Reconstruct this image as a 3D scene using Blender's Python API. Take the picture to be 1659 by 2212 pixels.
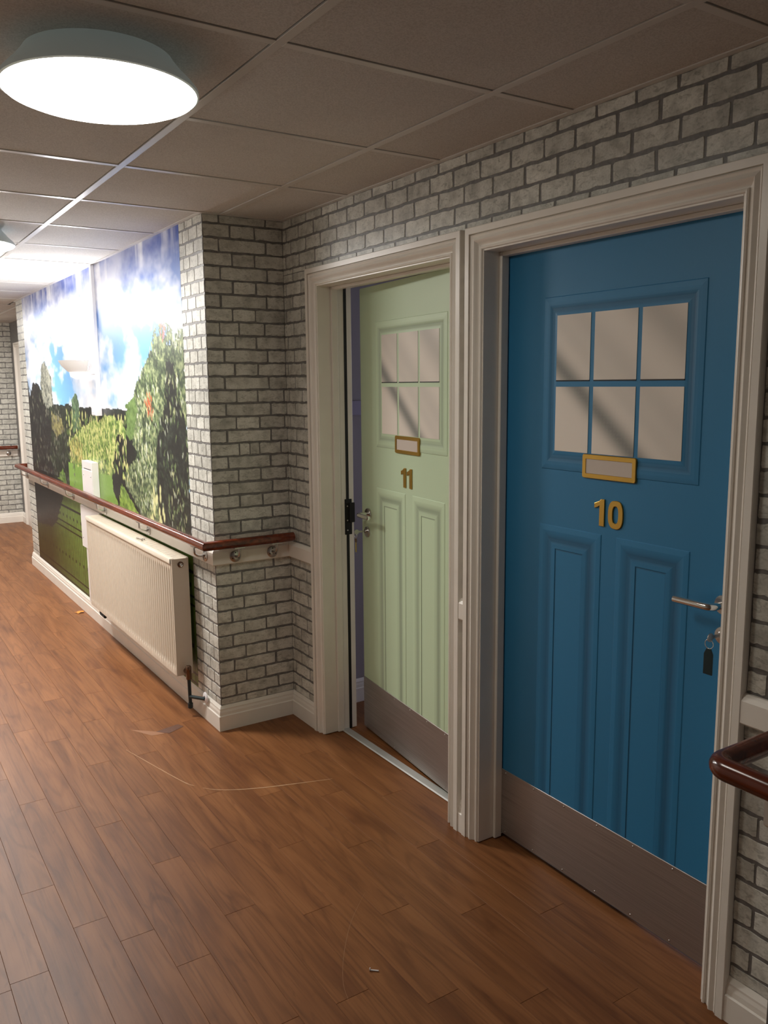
import bpy, bmesh, math, random
import numpy as np
from mathutils import Vector, Matrix

random.seed(7)
for o in list(bpy.data.objects):
    bpy.data.objects.remove(o, do_unlink=True)
S = bpy.context.scene
C = S.collection
PI = math.pi

# ------------------------------------------------------------------ camera, world, exposure
cam_d = bpy.data.cameras.new('camera'); cam = bpy.data.objects.new('camera', cam_d); C.objects.link(cam)
cam.location = (-0.86904, -1.74226, 1.60242)
cam.rotation_euler = (1.417993, 0.008417, -0.575751)
cam_d.sensor_fit = 'HORIZONTAL'; cam_d.sensor_width = 36.0
cam_d.lens = 1807.29 / 1659 * 36.0
cam_d.clip_start = 0.02
S.camera = cam
S.view_settings.view_transform = 'Standard'
S.view_settings.look = 'None'
S.view_settings.exposure = 0.0
S.view_settings.gamma = 1.0
S.view_settings.use_curve_mapping = False
LAMP = (120.0, (1.0, 0.97, 0.93))        # round ceiling lights: strength, colour
LAMP_NEAR = (15.5, (1.0, 0.95, 0.85))   # the nearest one is dimmer
SCONCE = (1800.0, (0.97, 0.97, 1.0))     # bulb of the wall uplighter
SCONCE_LENS = (7.0, (0.95, 0.96, 1.0))
W = bpy.data.worlds.new('world'); S.world = W; W.use_nodes = True
W.node_tree.nodes['Background'].inputs[0].default_value = (0.78, 0.76, 0.84, 1)
W.node_tree.nodes['Background'].inputs[1].default_value = 5.0     # dull daylight, seen only by the bedroom window

# ------------------------------------------------------------------ helpers
def lin(r, g, b, a=1.0):
    f = lambda c: (c/255)/12.92 if c/255 <= 0.04045 else (((c/255)+0.055)/1.055)**2.4
    return (f(r), f(g), f(b), a)

def mat(name, col, rough=0.5, metal=0.0, spec=0.5, emit=None, strength=0.0, bump=None, var=None):
    """principled material; var=(scale, amount) mottles the colour, bump=(scale, strength)"""
    m = bpy.data.materials.new(name); m.use_nodes = True
    nt = m.node_tree; b = nt.nodes['Principled BSDF']
    b.inputs['Base Color'].default_value = col
    b.inputs['Roughness'].default_value = rough
    b.inputs['Metallic'].default_value = metal
    b.inputs['Specular IOR Level'].default_value = spec
    if emit:
        b.inputs['Emission Color'].default_value = (*emit, 1); b.inputs['Emission Strength'].default_value = strength
    if var or bump:
        geo = nt.nodes.new('ShaderNodeNewGeometry')
    if var:
        n = nt.nodes.new('ShaderNodeTexNoise'); n.inputs['Scale'].default_value = var[0]; n.inputs['Detail'].default_value = 6
        nt.links.new(geo.outputs['Position'], n.inputs['Vector'])
        mr = nt.nodes.new('ShaderNodeMapRange')
        mr.inputs[1].default_value = 0.3; mr.inputs[2].default_value = 0.7
        mr.inputs[3].default_value = 1-var[1]; mr.inputs[4].default_value = 1+var[1]
        nt.links.new(n.outputs['Fac'], mr.inputs[0])
        mx = nt.nodes.new('ShaderNodeVectorMath'); mx.operation = 'SCALE'
        mx.inputs[0].default_value = col[:3]
        nt.links.new(mr.outputs[0], mx.inputs['Scale'])
        nt.links.new(mx.outputs[0], b.inputs['Base Color'])
    if bump:
        n2 = nt.nodes.new('ShaderNodeTexNoise'); n2.inputs['Scale'].default_value = bump[0]; n2.inputs['Detail'].default_value = 4
        nt.links.new(geo.outputs['Position'], n2.inputs['Vector'])
        bp = nt.nodes.new('ShaderNodeBump'); bp.inputs['Strength'].default_value = bump[1]; bp.inputs['Distance'].default_value = 0.002
        nt.links.new(n2.outputs['Fac'], bp.inputs['Height'])
        nt.links.new(bp.outputs[0], b.inputs['Normal'])
    return m

class NT:
    """small node-graph helper"""
    def __init__(self, name, rough=0.5, spec=0.5):
        self.m = bpy.data.materials.new(name); self.m.use_nodes = True
        self.t = self.m.node_tree; self.b = self.t.nodes['Principled BSDF']
        self.b.inputs['Roughness'].default_value = rough; self.b.inputs['Specular IOR Level'].default_value = spec
    def n(self, typ, **kw):
        x = self.t.nodes.new(typ)
        for k, v in kw.items():
            if k.startswith('i_'):
                x.inputs[k[2:].replace('_', ' ')].default_value = v
            else: setattr(x, k, v)
        return x
    def l(self, a, b): self.t.links.new(a, b)
    def ramp(self, fac, stops):
        r = self.n('ShaderNodeValToRGB'); cr = r.color_ramp
        while len(cr.elements) < len(stops): cr.elements.new(0.5)
        for e, (p, c) in zip(cr.elements, stops): e.position = p; e.color = c
        self.l(fac, r.inputs[0]); return r.outputs[0]
    def mix(self, fac, a, b, mode='MIX'):
        x = self.n('ShaderNodeMix', data_type='RGBA', blend_type=mode)
        for s, v in ((x.inputs[0], fac), (x.inputs[6], a), (x.inputs[7], b)):
            if hasattr(v, 'links'): self.l(v, s)
            else: s.default_value = v
        return x.outputs[2]

class G:
    """collects geometry for ONE mesh object"""
    def __init__(self): self.v = []; self.f = []; self.c = None
    def add(self, vs, fs):
        k = len(self.v); self.v += [tuple(p) for p in vs]; self.f += [tuple(i+k for i in f) for f in fs]; return self
    def box(self, x0, x1, y0, y1, z0, z1):
        x0, x1 = min(x0, x1), max(x0, x1); y0, y1 = min(y0, y1), max(y0, y1); z0, z1 = min(z0, z1), max(z0, z1)
        return self.add([(x0,y0,z0),(x1,y0,z0),(x1,y1,z0),(x0,y1,z0),(x0,y0,z1),(x1,y0,z1),(x1,y1,z1),(x0,y1,z1)],
                        [(0,3,2,1),(4,5,6,7),(0,1,5,4),(1,2,6,5),(2,3,7,6),(3,0,4,7)])
    def tube(self, pts, r, seg=14, cap=True):
        P = [Vector(p) for p in pts]; n = len(P); rings = []
        d0 = (P[1]-P[0]).normalized()
        a = Vector((0,0,1)) if abs(d0.z) < 0.9 else Vector((1,0,0))
        u = d0.cross(a).normalized(); w = d0.cross(u).normalized()
        rs = r if isinstance(r, (list, tuple)) else [r]*n
        ring = [P[0] + (u*math.cos(2*PI*k/seg) + w*math.sin(2*PI*k/seg))*rs[0] for k in range(seg)]
        rings.append(ring)
        for i in range(1, n):
            d = (P[i]-P[i-1]).normalized()
            if i < n-1:
                d2 = (P[i+1]-P[i]).normalized(); nn = (d+d2)
                nn = nn.normalized() if nn.length > 1e-6 else d
            else: nn = d
            new = []
            for q in rings[-1]:
                t = (P[i]-q).dot(nn)/max(d.dot(nn), 1e-4)
                p = q + d*t
                if rs[i] != rs[i-1]: p = P[i] + (p-P[i])*(rs[i]/rs[i-1])
                new.append(p)
            rings.append(new)
        vs = [p for rg in rings for p in rg]; fs = []
        for i in range(n-1):
            for k in range(seg):
                k2 = (k+1) % seg
                fs.append((i*seg+k, i*seg+k2, (i+1)*seg+k2, (i+1)*seg+k))
        if cap:
            fs.append(tuple(range(seg))); fs.append(tuple((n-1)*seg+k for k in range(seg-1, -1, -1)))
        return self.add(vs, fs)
    def lathe(self, prof, org, axis=(0,0,1), seg=24, a0=0.0, a1=2*PI, ref=None):
        ax = Vector(axis).normalized(); ref = Vector(ref) if ref else (Vector((1,0,0)) if abs(ax.x) < 0.9 else Vector((0,1,0)))
        u = (ref-ax*ref.dot(ax)).normalized(); w = ax.cross(u); O = Vector(org); full = abs(a1-a0-2*PI) < 1e-6
        m = seg if full else seg+1; vs = []; fs = []
        for r, h in prof:
            for k in range(m):
                t = a0+(a1-a0)*k/seg
                vs.append(O+ax*h+(u*math.cos(t)+w*math.sin(t))*max(r, 1e-5))
        for i in range(len(prof)-1):
            for k in range(seg):
                k2 = (k+1) % m if full else k+1
                fs.append((i*m+k, i*m+k2, (i+1)*m+k2, (i+1)*m+k))
        return self.add(vs, fs)
    def prism(self, poly, fn, d0, d1):
        """poly in (a,b); fn(a,b,d)->xyz"""
        n = len(poly)
        vs = [fn(a, b, d0) for a, b in poly] + [fn(a, b, d1) for a, b in poly]
        fs = [tuple(range(n)), tuple(range(2*n-1, n-1, -1))] + [(i, (i+1) % n, n+(i+1) % n, n+i) for i in range(n)]
        return self.add(vs, fs)
    def build(self, name, m, parent=None, smooth=False, bevel=0.0, fix=True, seg=2):
        me = bpy.data.meshes.new(name); me.from_pydata(self.v, [], self.f)
        if fix or bevel:
            bm = bmesh.new(); bm.from_mesh(me)
            bmesh.ops.remove_doubles(bm, verts=bm.verts, dist=1e-6)
            bmesh.ops.recalc_face_normals(bm, faces=bm.faces)
            if bevel:
                bmesh.ops.bevel(bm, geom=list(bm.edges), offset=bevel, segments=seg, affect='EDGES', profile=0.5, clamp_overlap=True)
            bm.to_mesh(me); bm.free()
        if smooth:
            for p in me.polygons: p.use_smooth = True
        if m: me.materials.append(m)
        o = bpy.data.objects.new(name, me); C.objects.link(o)
        if parent: o.parent = parent
        return o

def auto_smooth(o, ang=40):
    me = o.data
    bm = bmesh.new(); bm.from_mesh(me)
    for f in bm.faces: f.smooth = True
    for e in bm.edges:
        e.smooth = not (len(e.link_faces) == 2 and e.calc_face_angle(0) > math.radians(ang))
    bm.to_mesh(me); bm.free(); return o

def tag(o, label, cat, group=None, kind=None):
    o['label'] = label; o['category'] = cat
    if group: o['group'] = group
    if kind: o['kind'] = kind
    return o

def empty(name, loc=(0,0,0), rz=0.0):
    o = bpy.data.objects.new(name, None); o.empty_display_size = 0.05; C.objects.link(o)
    o.location = loc; o.rotation_euler = (0, 0, rz); return o

# ------------------------------------------------------------------ layout (metres)
XA = 0.893           # door wall face
XP = 0.512           # projecting mural wall face
YP0, YP1 = 1.806, 6.25
YN = -0.935          # near projecting wall ends here
XL = -1.493          # left wall
YF = 8.93            # far wall
YB = -3.6            # wall behind the camera
H = 2.327
OP10 = (-0.536, 0.385)   # casing inner edges of the blue door
OP11 = (0.5525, 1.492)
ZOP = 2.018
CW = 0.072

# ------------------------------------------------------------------ materials
M = {}
M['white_gloss'] = mat('white_gloss_paint', lin(238,232,222), 0.32, var=(9, 0.03))
M['white_satin'] = mat('white_satin_metal', lin(232,228,220), 0.3, spec=0.5)
M['bar'] = mat('enamelled_grid_bar', lin(212,208,202), 0.28, spec=0.5)
M['white_plastic'] = mat('white_plastic', lin(238,236,238), 0.35)
M['white_board'] = mat('white_painted_board', lin(236,232,230), 0.4)
M['black'] = mat('black_rubber', (0.004,0.004,0.004,1), 0.6)
M['gap'] = mat('dark_void', (0.01,0.01,0.01,1), 0.9)
M['steel'] = mat('satin_steel', (0.52,0.50,0.48,1), 0.28, metal=1.0)
M['chrome'] = mat('polished_chrome', (0.75,0.74,0.72,1), 0.12, metal=1.0)
M['alu'] = mat('aluminium', (0.50,0.50,0.48,1), 0.55, metal=0.3)
M['gold'] = mat('gold_anodised', (0.52,0.31,0.065,1), 0.30, metal=0.85)
M['gold_edge'] = mat('gold_edge', (0.80,0.58,0.22,1), 0.15, metal=1.0)
M['card'] = mat('blank_card', lin(205,192,180), 0.6)
M['radiator'] = mat('radiator_enamel', lin(218,206,188), 0.3, spec=0.5)
M['copper'] = mat('tarnished_brass', (0.20,0.12,0.08,1), 0.3, metal=0.9)
M['pipe'] = mat('dark_painted_pipe', lin(28,44,48), 0.4)
M['mortar'] = mat('grey_mortar', lin(116,114,112), 0.40, var=(60, 0.25))
M['plaster'] = mat('plain_plaster', lin(190,186,178), 0.7)
M['lilac'] = mat('lilac_paint', lin(160,154,165), 0.7)
M['fob'] = mat('dark_teal_fob', lin(8,40,44), 0.4)
M['brass'] = mat('brass', (0.6,0.42,0.10,1), 0.3, metal=0.9)
M['leaf'] = mat('orange_leaf', lin(225,140,50), 0.6)
M['scratch'] = mat('pale_scratch', lin(188,150,114), 0.5)
M['scratch_dull'] = mat('faint_scratch', lin(150,108,74), 0.5)
M['tape'] = mat('dark_patch', lin(96,62,46), 0.5, var=(120, 0.2))
M['tape_pale'] = mat('worn_patch', lin(150,104,72), 0.5)
M['lamp_body'] = mat('opal_lamp_body', lin(205,212,205), 0.4, emit=(0.86,1.0,0.96), strength=0.055)   # translucent rim leaks a little light
M['lamp_glow'] = mat('lamp_diffuser', (0.9,0.9,0.9,1), 0.4, emit=LAMP[1], strength=LAMP[0])
M['lamp_glow_near'] = mat('lamp_diffuser_dim', (0.9,0.9,0.9,1), 0.4, emit=LAMP_NEAR[1], strength=LAMP_NEAR[0])
M['bulb'] = mat('sconce_bulb', (0.9,0.9,0.9,1), 0.4, emit=SCONCE[1], strength=SCONCE[0])
M['lens'] = mat('sconce_lens', (0.9,0.9,0.9,1), 0.4, emit=SCONCE_LENS[1], strength=SCONCE_LENS[0])
M['sconce'] = mat('sconce_ceramic', lin(225,222,216), 0.5, emit=(1.0,1.0,1.0), strength=0.18)   # faint emission stands in for lamp light falling on and through the bowl
M['trunk'] = mat('white_trunking', lin(232,232,236), 0.35)

def brick_material():
    k = NT('painted_brick', 0.34, 0.5)
    geo = k.n('ShaderNodeNewGeometry'); info = k.n('ShaderNodeObjectInfo')
    off = k.n('ShaderNodeVectorMath', operation='SCALE'); off.inputs[0].default_value = (37, 11, 23); k.l(info.outputs['Random'], off.inputs['Scale'])
    add = k.n('ShaderNodeVectorMath', operation='ADD'); k.l(geo.outputs['Position'], add.inputs[0]); k.l(off.outputs[0], add.inputs[1])
    n1 = k.n('ShaderNodeTexNoise', i_Scale=22.0, i_Detail=5.0); k.l(add.outputs[0], n1.inputs['Vector'])
    base = k.ramp(n1.outputs['Fac'], [(0.30, lin(188,187,178)), (0.52, lin(222,221,211)), (0.75, lin(238,237,229))])
    # dark creases and stains printed on the paper
    st = k.n('ShaderNodeVectorMath', operation='MULTIPLY'); st.inputs[1].default_value = (45, 45, 95); k.l(add.outputs[0], st.inputs[0])
    n2 = k.n('ShaderNodeTexNoise', i_Scale=1.0, i_Detail=7.0, i_Distortion=1.2); k.l(st.outputs[0], n2.inputs['Vector'])
    crease = k.ramp(n2.outputs['Fac'], [(0.30, (0.50,0.50,0.49,1)), (0.42, (0.86,0.86,0.85,1)), (0.5, (1,1,1,1))])
    c1 = k.mix(0.75, base, crease, 'MULTIPLY')
    n3 = k.n('ShaderNodeTexNoise', i_Scale=190.0, i_Detail=3.0); k.l(add.outputs[0], n3.inputs['Vector'])
    speck = k.ramp(n3.outputs['Fac'], [(0.35, (0.80,0.80,0.79,1)), (0.6, (1,1,1,1))])
    c2 = k.mix(0.6, c1, speck, 'MULTIPLY')
    mr = k.n('ShaderNodeMapRange'); mr.inputs[3].default_value = 0.80; mr.inputs[4].default_value = 1.03; k.l(info.outputs['Random'], mr.inputs[0])
    sc = k.n('ShaderNodeVectorMath', operation='SCALE'); k.l(c2, sc.inputs[0]); k.l(mr.outputs[0], sc.inputs['Scale'])
    k.l(sc.outputs[0], k.b.inputs['Base Color'])
    bp = k.n('ShaderNodeBump'); bp.inputs['Strength'].default_value = 0.25; bp.inputs['Distance'].default_value = 0.001
    k.l(n2.outputs['Fac'], bp.inputs['Height']); k.l(bp.outputs[0], k.b.inputs['Normal'])
    return k.m
M['brick'] = brick_material()

def wood_floor_material():
    k = NT('oak_laminate', 0.42, 0.26)
    geo = k.n('ShaderNodeNewGeometry'); info = k.n('ShaderNodeObjectInfo')
    off = k.n('ShaderNodeVectorMath', operation='SCALE'); off.inputs[0].default_value = (71, 43, 19); k.l(info.outputs['Random'], off.inputs['Scale'])
    add = k.n('ShaderNodeVectorMath', operation='ADD'); k.l(geo.outputs['Position'], add.inputs[0]); k.l(off.outputs[0], add.inputs[1])
    def stretched(sx, sy, detail, dist, scale=1.0):
        s = k.n('ShaderNodeVectorMath', operation='MULTIPLY'); s.inputs[1].default_value = (sx, sy, 1); k.l(add.outputs[0], s.inputs[0])
        n = k.n('ShaderNodeTexNoise', i_Scale=scale, i_Detail=detail, i_Distortion=dist); k.l(s.outputs[0], n.inputs['Vector']); return n.outputs['Fac']
    broad = stretched(14, 1.6, 3, 0.8)
    base = k.ramp(broad, [(0.28, lin(112,68,39)), (0.48, lin(130,83,48)), (0.62, lin(140,91,54)), (0.8, lin(154,103,64))])
    # cathedral figure: contour lines of a stretched noise
    fig = stretched(9, 0.9, 1.5, 0.6)
    mul = k.n('ShaderNodeMath', operation='MULTIPLY'); mul.inputs[1].default_value = 46.0; k.l(fig, mul.inputs[0])
    sn = k.n('ShaderNodeMath', operation='SINE'); k.l(mul.outputs[0], sn.inputs[0])
    mr = k.n('ShaderNodeMapRange'); mr.inputs[1].default_value = -1; mr.inputs[2].default_value = 1; k.l(sn.outputs[0], mr.inputs[0])
    rings = k.ramp(mr.outputs[0], [(0.0, (0.58,0.53,0.48,1)), (0.35, (0.96,0.95,0.94,1)), (1.0, (1,1,1,1))])
    c1 = k.mix(0.42, base, rings, 'MULTIPLY')
    fine = stretched(150, 5, 4, 0.3)
    pores = k.ramp(fine, [(0.36, (0.66,0.62,0.58,1)), (0.50, (1,1,1,1))])
    c2 = k.mix(0.45, c1, pores, 'MULTIPLY')
    patch = stretched(20, 5, 2, 1.5)
    dark = k.ramp(patch, [(0.24, (0.55,0.48,0.44,1)), (0.36, (1,1,1,1))])
    c3 = k.mix(0.5, c2, dark, 'MULTIPLY')
    mr2 = k.n('ShaderNodeMapRange'); mr2.inputs[3].default_value = 0.97; mr2.inputs[4].default_value = 1.04; k.l(info.outputs['Random'], mr2.inputs[0])
    sc = k.n('ShaderNodeVectorMath', operation='SCALE'); k.l(c3, sc.inputs[0]); k.l(mr2.outputs[0], sc.inputs['Scale'])
    k.l(sc.outputs[0], k.b.inputs['Base Color'])
    bp = k.n('ShaderNodeBump'); bp.inputs['Strength'].default_value = 0.12; bp.inputs['Distance'].default_value = 0.001
    k.l(fine, bp.inputs['Height']); k.l(bp.outputs[0], k.b.inputs['Normal'])
    return k.m
M['floor'] = wood_floor_material()

def ceiling_tile_material():
    k = NT('mineral_fibre_tile', 0.85, 0.2)
    geo = k.n('ShaderNodeNewGeometry')
    n1 = k.n('ShaderNodeTexNoise', i_Scale=260.0, i_Detail=3.0); k.l(geo.outputs['Position'], n1.inputs['Vector'])
    n2 = k.n('ShaderNodeTexNoise', i_Scale=3.0, i_Detail=3.0); k.l(geo.outputs['Position'], n2.inputs['Vector'])
    a = k.ramp(n1.outputs['Fac'], [(0.35, lin(196,192,186)), (0.6, lin(216,212,206))])
    b = k.ramp(n2.outputs['Fac'], [(0.3, (0.92,0.92,0.92,1)), (0.7, (1,1,1,1))])
    k.l(k.mix(1.0, a, b, 'MULTIPLY'), k.b.inputs['Base Color'])
    bp = k.n('ShaderNodeBump'); bp.inputs['Strength'].default_value = 0.3; bp.inputs['Distance'].default_value = 0.001
    k.l(n1.outputs['Fac'], bp.inputs['Height']); k.l(bp.outputs[0], k.b.inputs['Normal'])
    return k.m
M['tile'] = ceiling_tile_material()

def mahogany():
    k = NT('varnished_mahogany', 0.18, 0.6)
    geo = k.n('ShaderNodeNewGeometry')
    s = k.n('ShaderNodeVectorMath', operation='MULTIPLY'); s.inputs[1].default_value = (30, 6, 60); k.l(geo.outputs['Position'], s.inputs[0])
    n = k.n('ShaderNodeTexNoise', i_Scale=1.0, i_Detail=5.0, i_Distortion=0.8); k.l(s.outputs[0], n.inputs['Vector'])
    k.l(k.ramp(n.outputs['Fac'], [(0.3, lin(70,26,12)), (0.6, lin(112,46,22)), (0.8, lin(136,62,32))]), k.b.inputs['Base Color'])
    return k.m
M['mahogany'] = mahogany()

def brushed():
    k = NT('brushed_kick_plate', 0.42, 0.5); k.b.inputs['Metallic'].default_value = 0.85
    geo = k.n('ShaderNodeNewGeometry')
    s = k.n('ShaderNodeVectorMath', operation='MULTIPLY'); s.inputs[1].default_value = (8, 4, 420); k.l(geo.outputs['Position'], s.inputs[0])
    n = k.n('ShaderNodeTexNoise', i_Scale=1.0, i_Detail=4.0); k.l(s.outputs[0], n.inputs['Vector'])
    k.l(k.ramp(n.outputs['Fac'], [(0.3, (0.36,0.33,0.31,1)), (0.7, (0.50,0.47,0.45,1))]), k.b.inputs['Base Color'])
    return k.m
M['kick'] = brushed()

def attr_material(name, rough, spec=0.5, base=None):
    """colour comes from the mesh's printed colour layer (optionally times a base colour)"""
    k = NT(name, rough, spec)
    a = k.n('ShaderNodeVertexColor', layer_name='print')
    if base: k.l(k.mix(1.0, a.outputs[0], base, 'MULTIPLY'), k.b.inputs['Base Color'])
    else: k.l(a.outputs[0], k.b.inputs['Base Color'])
    return k.m
BLUE = lin(46,124,170); GREEN = lin(200,220,186)
M['blue'] = mat('blue_door_vinyl', BLUE, 0.45, spec=0.4, bump=(900, 0.05))
M['green'] = mat('green_door_vinyl', GREEN, 0.45, spec=0.4, bump=(900, 0.05))
M['blue_print'] = attr_material('blue_door_print', 0.45, 0.4, BLUE)
M['green_print'] = attr_material('green_door_print', 0.45, 0.4, GREEN)
M['pane_print'] = attr_material('printed_pane', 0.35, 0.4)
M['mural'] = attr_material('mural_print', 0.36, 0.5)

def set_print(o, cols):
    ca = o.data.color_attributes.new('print', 'FLOAT_COLOR', 'POINT')
    ca.data.foreach_set('color', np.asarray(cols, dtype=np.float32).ravel())

# ------------------------------------------------------------------ floor
fl = G(); fl.box(XL-0.1, 1.045, YB, YF+0.1, -0.06, -0.003); fl.box(1.045, 3.7, -0.1, 1.76, -0.06, -0.001)
floor = tag(fl.build('floor', M['floor']), 'brown oak laminate plank floor of the corridor', 'floor', kind='structure')
def plank_mesh(w, l):
    g = G(); g.box(-w/2, w/2, -l/2, l/2, -0.004, 0.0)
    o = g.build('plank', M['floor'], None, bevel=0.0007, seg=1); me = o.data; bpy.data.objects.remove(o); return me
PW, PLN = 0.1003, 0.886
pm = plank_mesh(PW-0.0003, PLN-0.0004)
phase = {0: 0.533, 1: 0.949, 2: 0.685, 3: 0.546, 4: 0.350, 5: 0.884}
for c in range(-9, 16):
    x0 = -0.617 + PW*c; x1 = x0+PW
    x0c, x1c = max(x0, XL), min(x1, XA)
    if x1c-x0c < 0.01: continue
    ph = phase.get(c, (c*0.377) % PLN)
    k0 = math.floor((-1.1-ph)/PLN)
    y = ph+k0*PLN
    while y < YF:
        ya, yb = y, min(y+PLN, YF)
        y += PLN
        xa_, xb_ = x0c, x1c
        segs = [(ya, yb)]
        if xa_ >= XP-0.012:      # hidden under the projecting walls
            segs = []
            for lo, hi in ((YN, YP0), (YP1, YF)):
                a, b = max(ya, lo), min(yb, hi)
                if b-a > 0.02: segs.append((a, b))
        for a, b in segs:
            o = bpy.data.objects.new('plank', pm); C.objects.link(o); o.parent = floor
            o.location = ((xa_+xb_)/2, (a+b)/2, 0)
            o.scale = ((xb_-xa_)/PW, (b-a)/PLN, 1)

def strip_on_floor(name, pts, w, m, z=0.0006):
    g = G(); n = len(pts); L = []; R = []
    for i, (x, y) in enumerate(pts):
        a = Vector(pts[max(i-1, 0)]); b = Vector(pts[min(i+1, n-1)]); d = (b-a).normalized(); q = Vector((-d.y, d.x))
        ww = w*(0.35+0.65*math.sin(PI*(i+0.5)/n))*random.uniform(0.7, 1.2)
        L.append((x+q.x*ww/2, y+q.y*ww/2, z)); R.append((x-q.x*ww/2, y-q.y*ww/2, z))
    g.add(L+R, [(i, i+1, n+i+1, n+i) for i in range(n-1)])
    return g.build(name, m, floor, fix=False)
def spline(P, n=24):
    P = [Vector(p) for p in P]; out = []
    for i in range(len(P)-1):
        p0, p1, p2, p3 = P[max(i-1, 0)], P[i], P[i+1], P[min(i+2, len(P)-1)]
        for k in range(n):
            t = k/n
            out.append(tuple(0.5*((2*p1)+(p2-p0)*t+(2*p0-5*p1+4*p2-p3)*t*t+(3*p1-p0-3*p2+p3)*t**3)))
    out.append(tuple(P[-1])); return out
strip_on_floor('scratch', spline([(0.072,1.84),(0.172,1.43),(0.205,1.345)], 10), 0.005, M['scratch'])
strip_on_floor('scratch', spline([(0.226,1.308),(0.29,1.245),(0.41,1.183),(0.56,1.13),(0.698,1.085)], 10), 0.006, M['scratch'])
strip_on_floor('scratch', spline([(0.40,0.35),(0.29,0.25),(0.197,0.134),(0.14,0.04),(0.118,-0.026)], 8), 0.0015, M['scratch_dull'])
g = G(); g.add([(0.29,1.905,0.0009),(0.375,1.945,0.0009),(0.36,1.985,0.0009),(0.245,1.958,0.0009)], [(0,1,2,3)]); g.build('floor_patch', M['tape'], floor, fix=False)
g = G(); g.add([(0.215,1.925,0.0007),(0.275,1.915,0.0007),(0.250,1.956,0.0007),(0.150,2.05,0.0007)], [(0,1,2,3)]); g.build('floor_patch', M['tape_pale'], floor, fix=False)

# ------------------------------------------------------------------ ceiling
ce = G(); ce.box(XL-0.1, 1.045, YB, YF+0.1, 2.36, 2.42); ce.box(1.045, 3.7, -0.1, 1.9, 2.36, 2.42)
ceiling = tag(ce.build('ceiling', M['gap']), 'suspended ceiling of pale mineral tiles in a metal grid', 'ceiling', kind='structure')
tm = G(); tm.box(-0.5, 0.5, -0.5, 0.5, 0, 0.012)
tmo = tm.build('tile', M['tile']); tme = tmo.data; bpy.data.objects.remove(tmo)
def tile(x0, x1, y0, y1):
    e = 0.012; q = 0.0155      # shadow gap on the left and near side of each grid bar
    x0, x1, y0, y1 = x0+e, x1-q, y0+e, y1-q
    o = bpy.data.objects.new('tile', tme); C.objects.link(o); o.parent = ceiling
    o.location = ((x0+x1)/2, (y0+y1)/2, H+0.002); o.scale = (x1-x0, y1-y0, 1)
cols = [(XL, -1.2), (-1.2, -0.6), (-0.6, 0.0), (0.0, 0.6), (0.6, XA)]
rows = [(-0.6+0.6*i, 0.6*i) for i in range(-2, 16)]
for y0, y1 in rows:
    y1c = min(y1, YF)
    if y1c-y0 < 0.02: continue
    for x0, x1 in cols:
        if x0 >= 0.0:
            if y0 < YN-0.3 : x1 = min(x1, XP)
            if y0 >= 1.79 and y0 < 6.0-0.01: x1 = min(x1, XP)
            if abs(y0-6.0) < 0.01 and x0 < 0.3: x1 = XP
            if abs(y0-6.0) < 0.01 and x0 > 0.3:
                tile(XP, XA, YP1, y1c); continue
        if x1-x0 < 0.02: continue
        tile(x0, x1, y0, y1c)
def bar(x0, x1, y0, y1):
    g = G(); g.box(x0, x1, y0, y1, H-0.0005, H+0.005)
    g.build('grid_bar', M['bar'], ceiling, bevel=0.0008, seg=1)
for x in (-1.2, -0.6, 0.0):
    bar(x-0.012, x+0.012, -1.8, YF)
bar(0.588, 0.612, -0.9, YP0); bar(0.588, 0.612, YP1, YF)
for i in range(-2, 15):
    y = 0.6*i
    if y > YF: continue
    xs = [XL, -1.2, -0.6, 0.0, 0.6, XA]
    for a, b in zip(xs[:-1], xs[1:]):
        if y >= 1.79 and y < YP1:
            if a >= 0.55: continue
            b = min(b, XP)
        if y < YN:
            if a >= 0.55: continue
            b = min(b, XP)
        bar(a+0.012 if a != XL else a, b-0.012 if b not in (XA, XP) else b, y-0.012, y+0.012)
def angle(x0, x1, y0, y1):
    g = G(); g.box(x0, x1, y0, y1, H-0.001, H+0.006); g.build('edge_trim', M['bar'], ceiling)
angle(XA-0.022, XA, YN, YP0); angle(XP-0.022, XP, YP0-0.0, YP1); angle(XP-0.022, XA-0.022, YP0-0.022, YP0)
angle(XA-0.022, XA, YP1, YF); angle(XL, XA, YF-0.022, YF)

# ------------------------------------------------------------------ walls
LT = 0.020      # lining thickness behind the casing
hole = lambda op: (op[0]-0.015, op[1]+0.015)
wr = G(); x0, x1 = XA, 1.045
ys = [YN, *hole(OP10), *hole(OP11), YP0]; zt = ZOP+0.015
for a, b in ((ys[0], ys[1]), (ys[2], ys[3]), (ys[4], ys[5]+0.1)): wr.box(x0, x1, a, b, 0, H+0.02)
for a, b in ((ys[1], ys[2]), (ys[3], ys[4])): wr.box(x0, x1, a, b, zt, H+0.02)
wall_right = tag(wr.build('wall_right', M['mortar'], fix=False), 'whitewashed brick-paper wall holding the two numbered doors', 'wall', kind='structure')
wp = G(); wp.box(XP, XA+0.05, YP0, YP1, 0, H+0.02)
wall_mid = tag(wp.build('wall_middle', M['mortar']), 'projecting wall with brick-paper corner and garden mural', 'wall', kind='structure')
wn = G(); wn.box(XP, XA+0.05, YB, YN, 0, H+0.02)
wall_near = tag(wn.build('wall_near', M['mortar']), 'projecting wall at the right edge behind the nearest handrail corner', 'wall', kind='structure')
wf = G(); wf.box(XL-0.1, 1.045, YF, YF+0.1, 0, H+0.02)
wall_far = tag(wf.build('wall_far', M['mortar']), 'brick-paper wall closing the far end of the corridor', 'wall', kind='structure')
wf2 = G(); wf2.box(XA, 1.045, YP1, YF, 0, H+0.02)
wall_far_right = tag(wf2.build('wall_far_right', M['mortar']), 'short brick-paper wall beyond the mural with a white door frame', 'wall', kind='structure')

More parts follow.
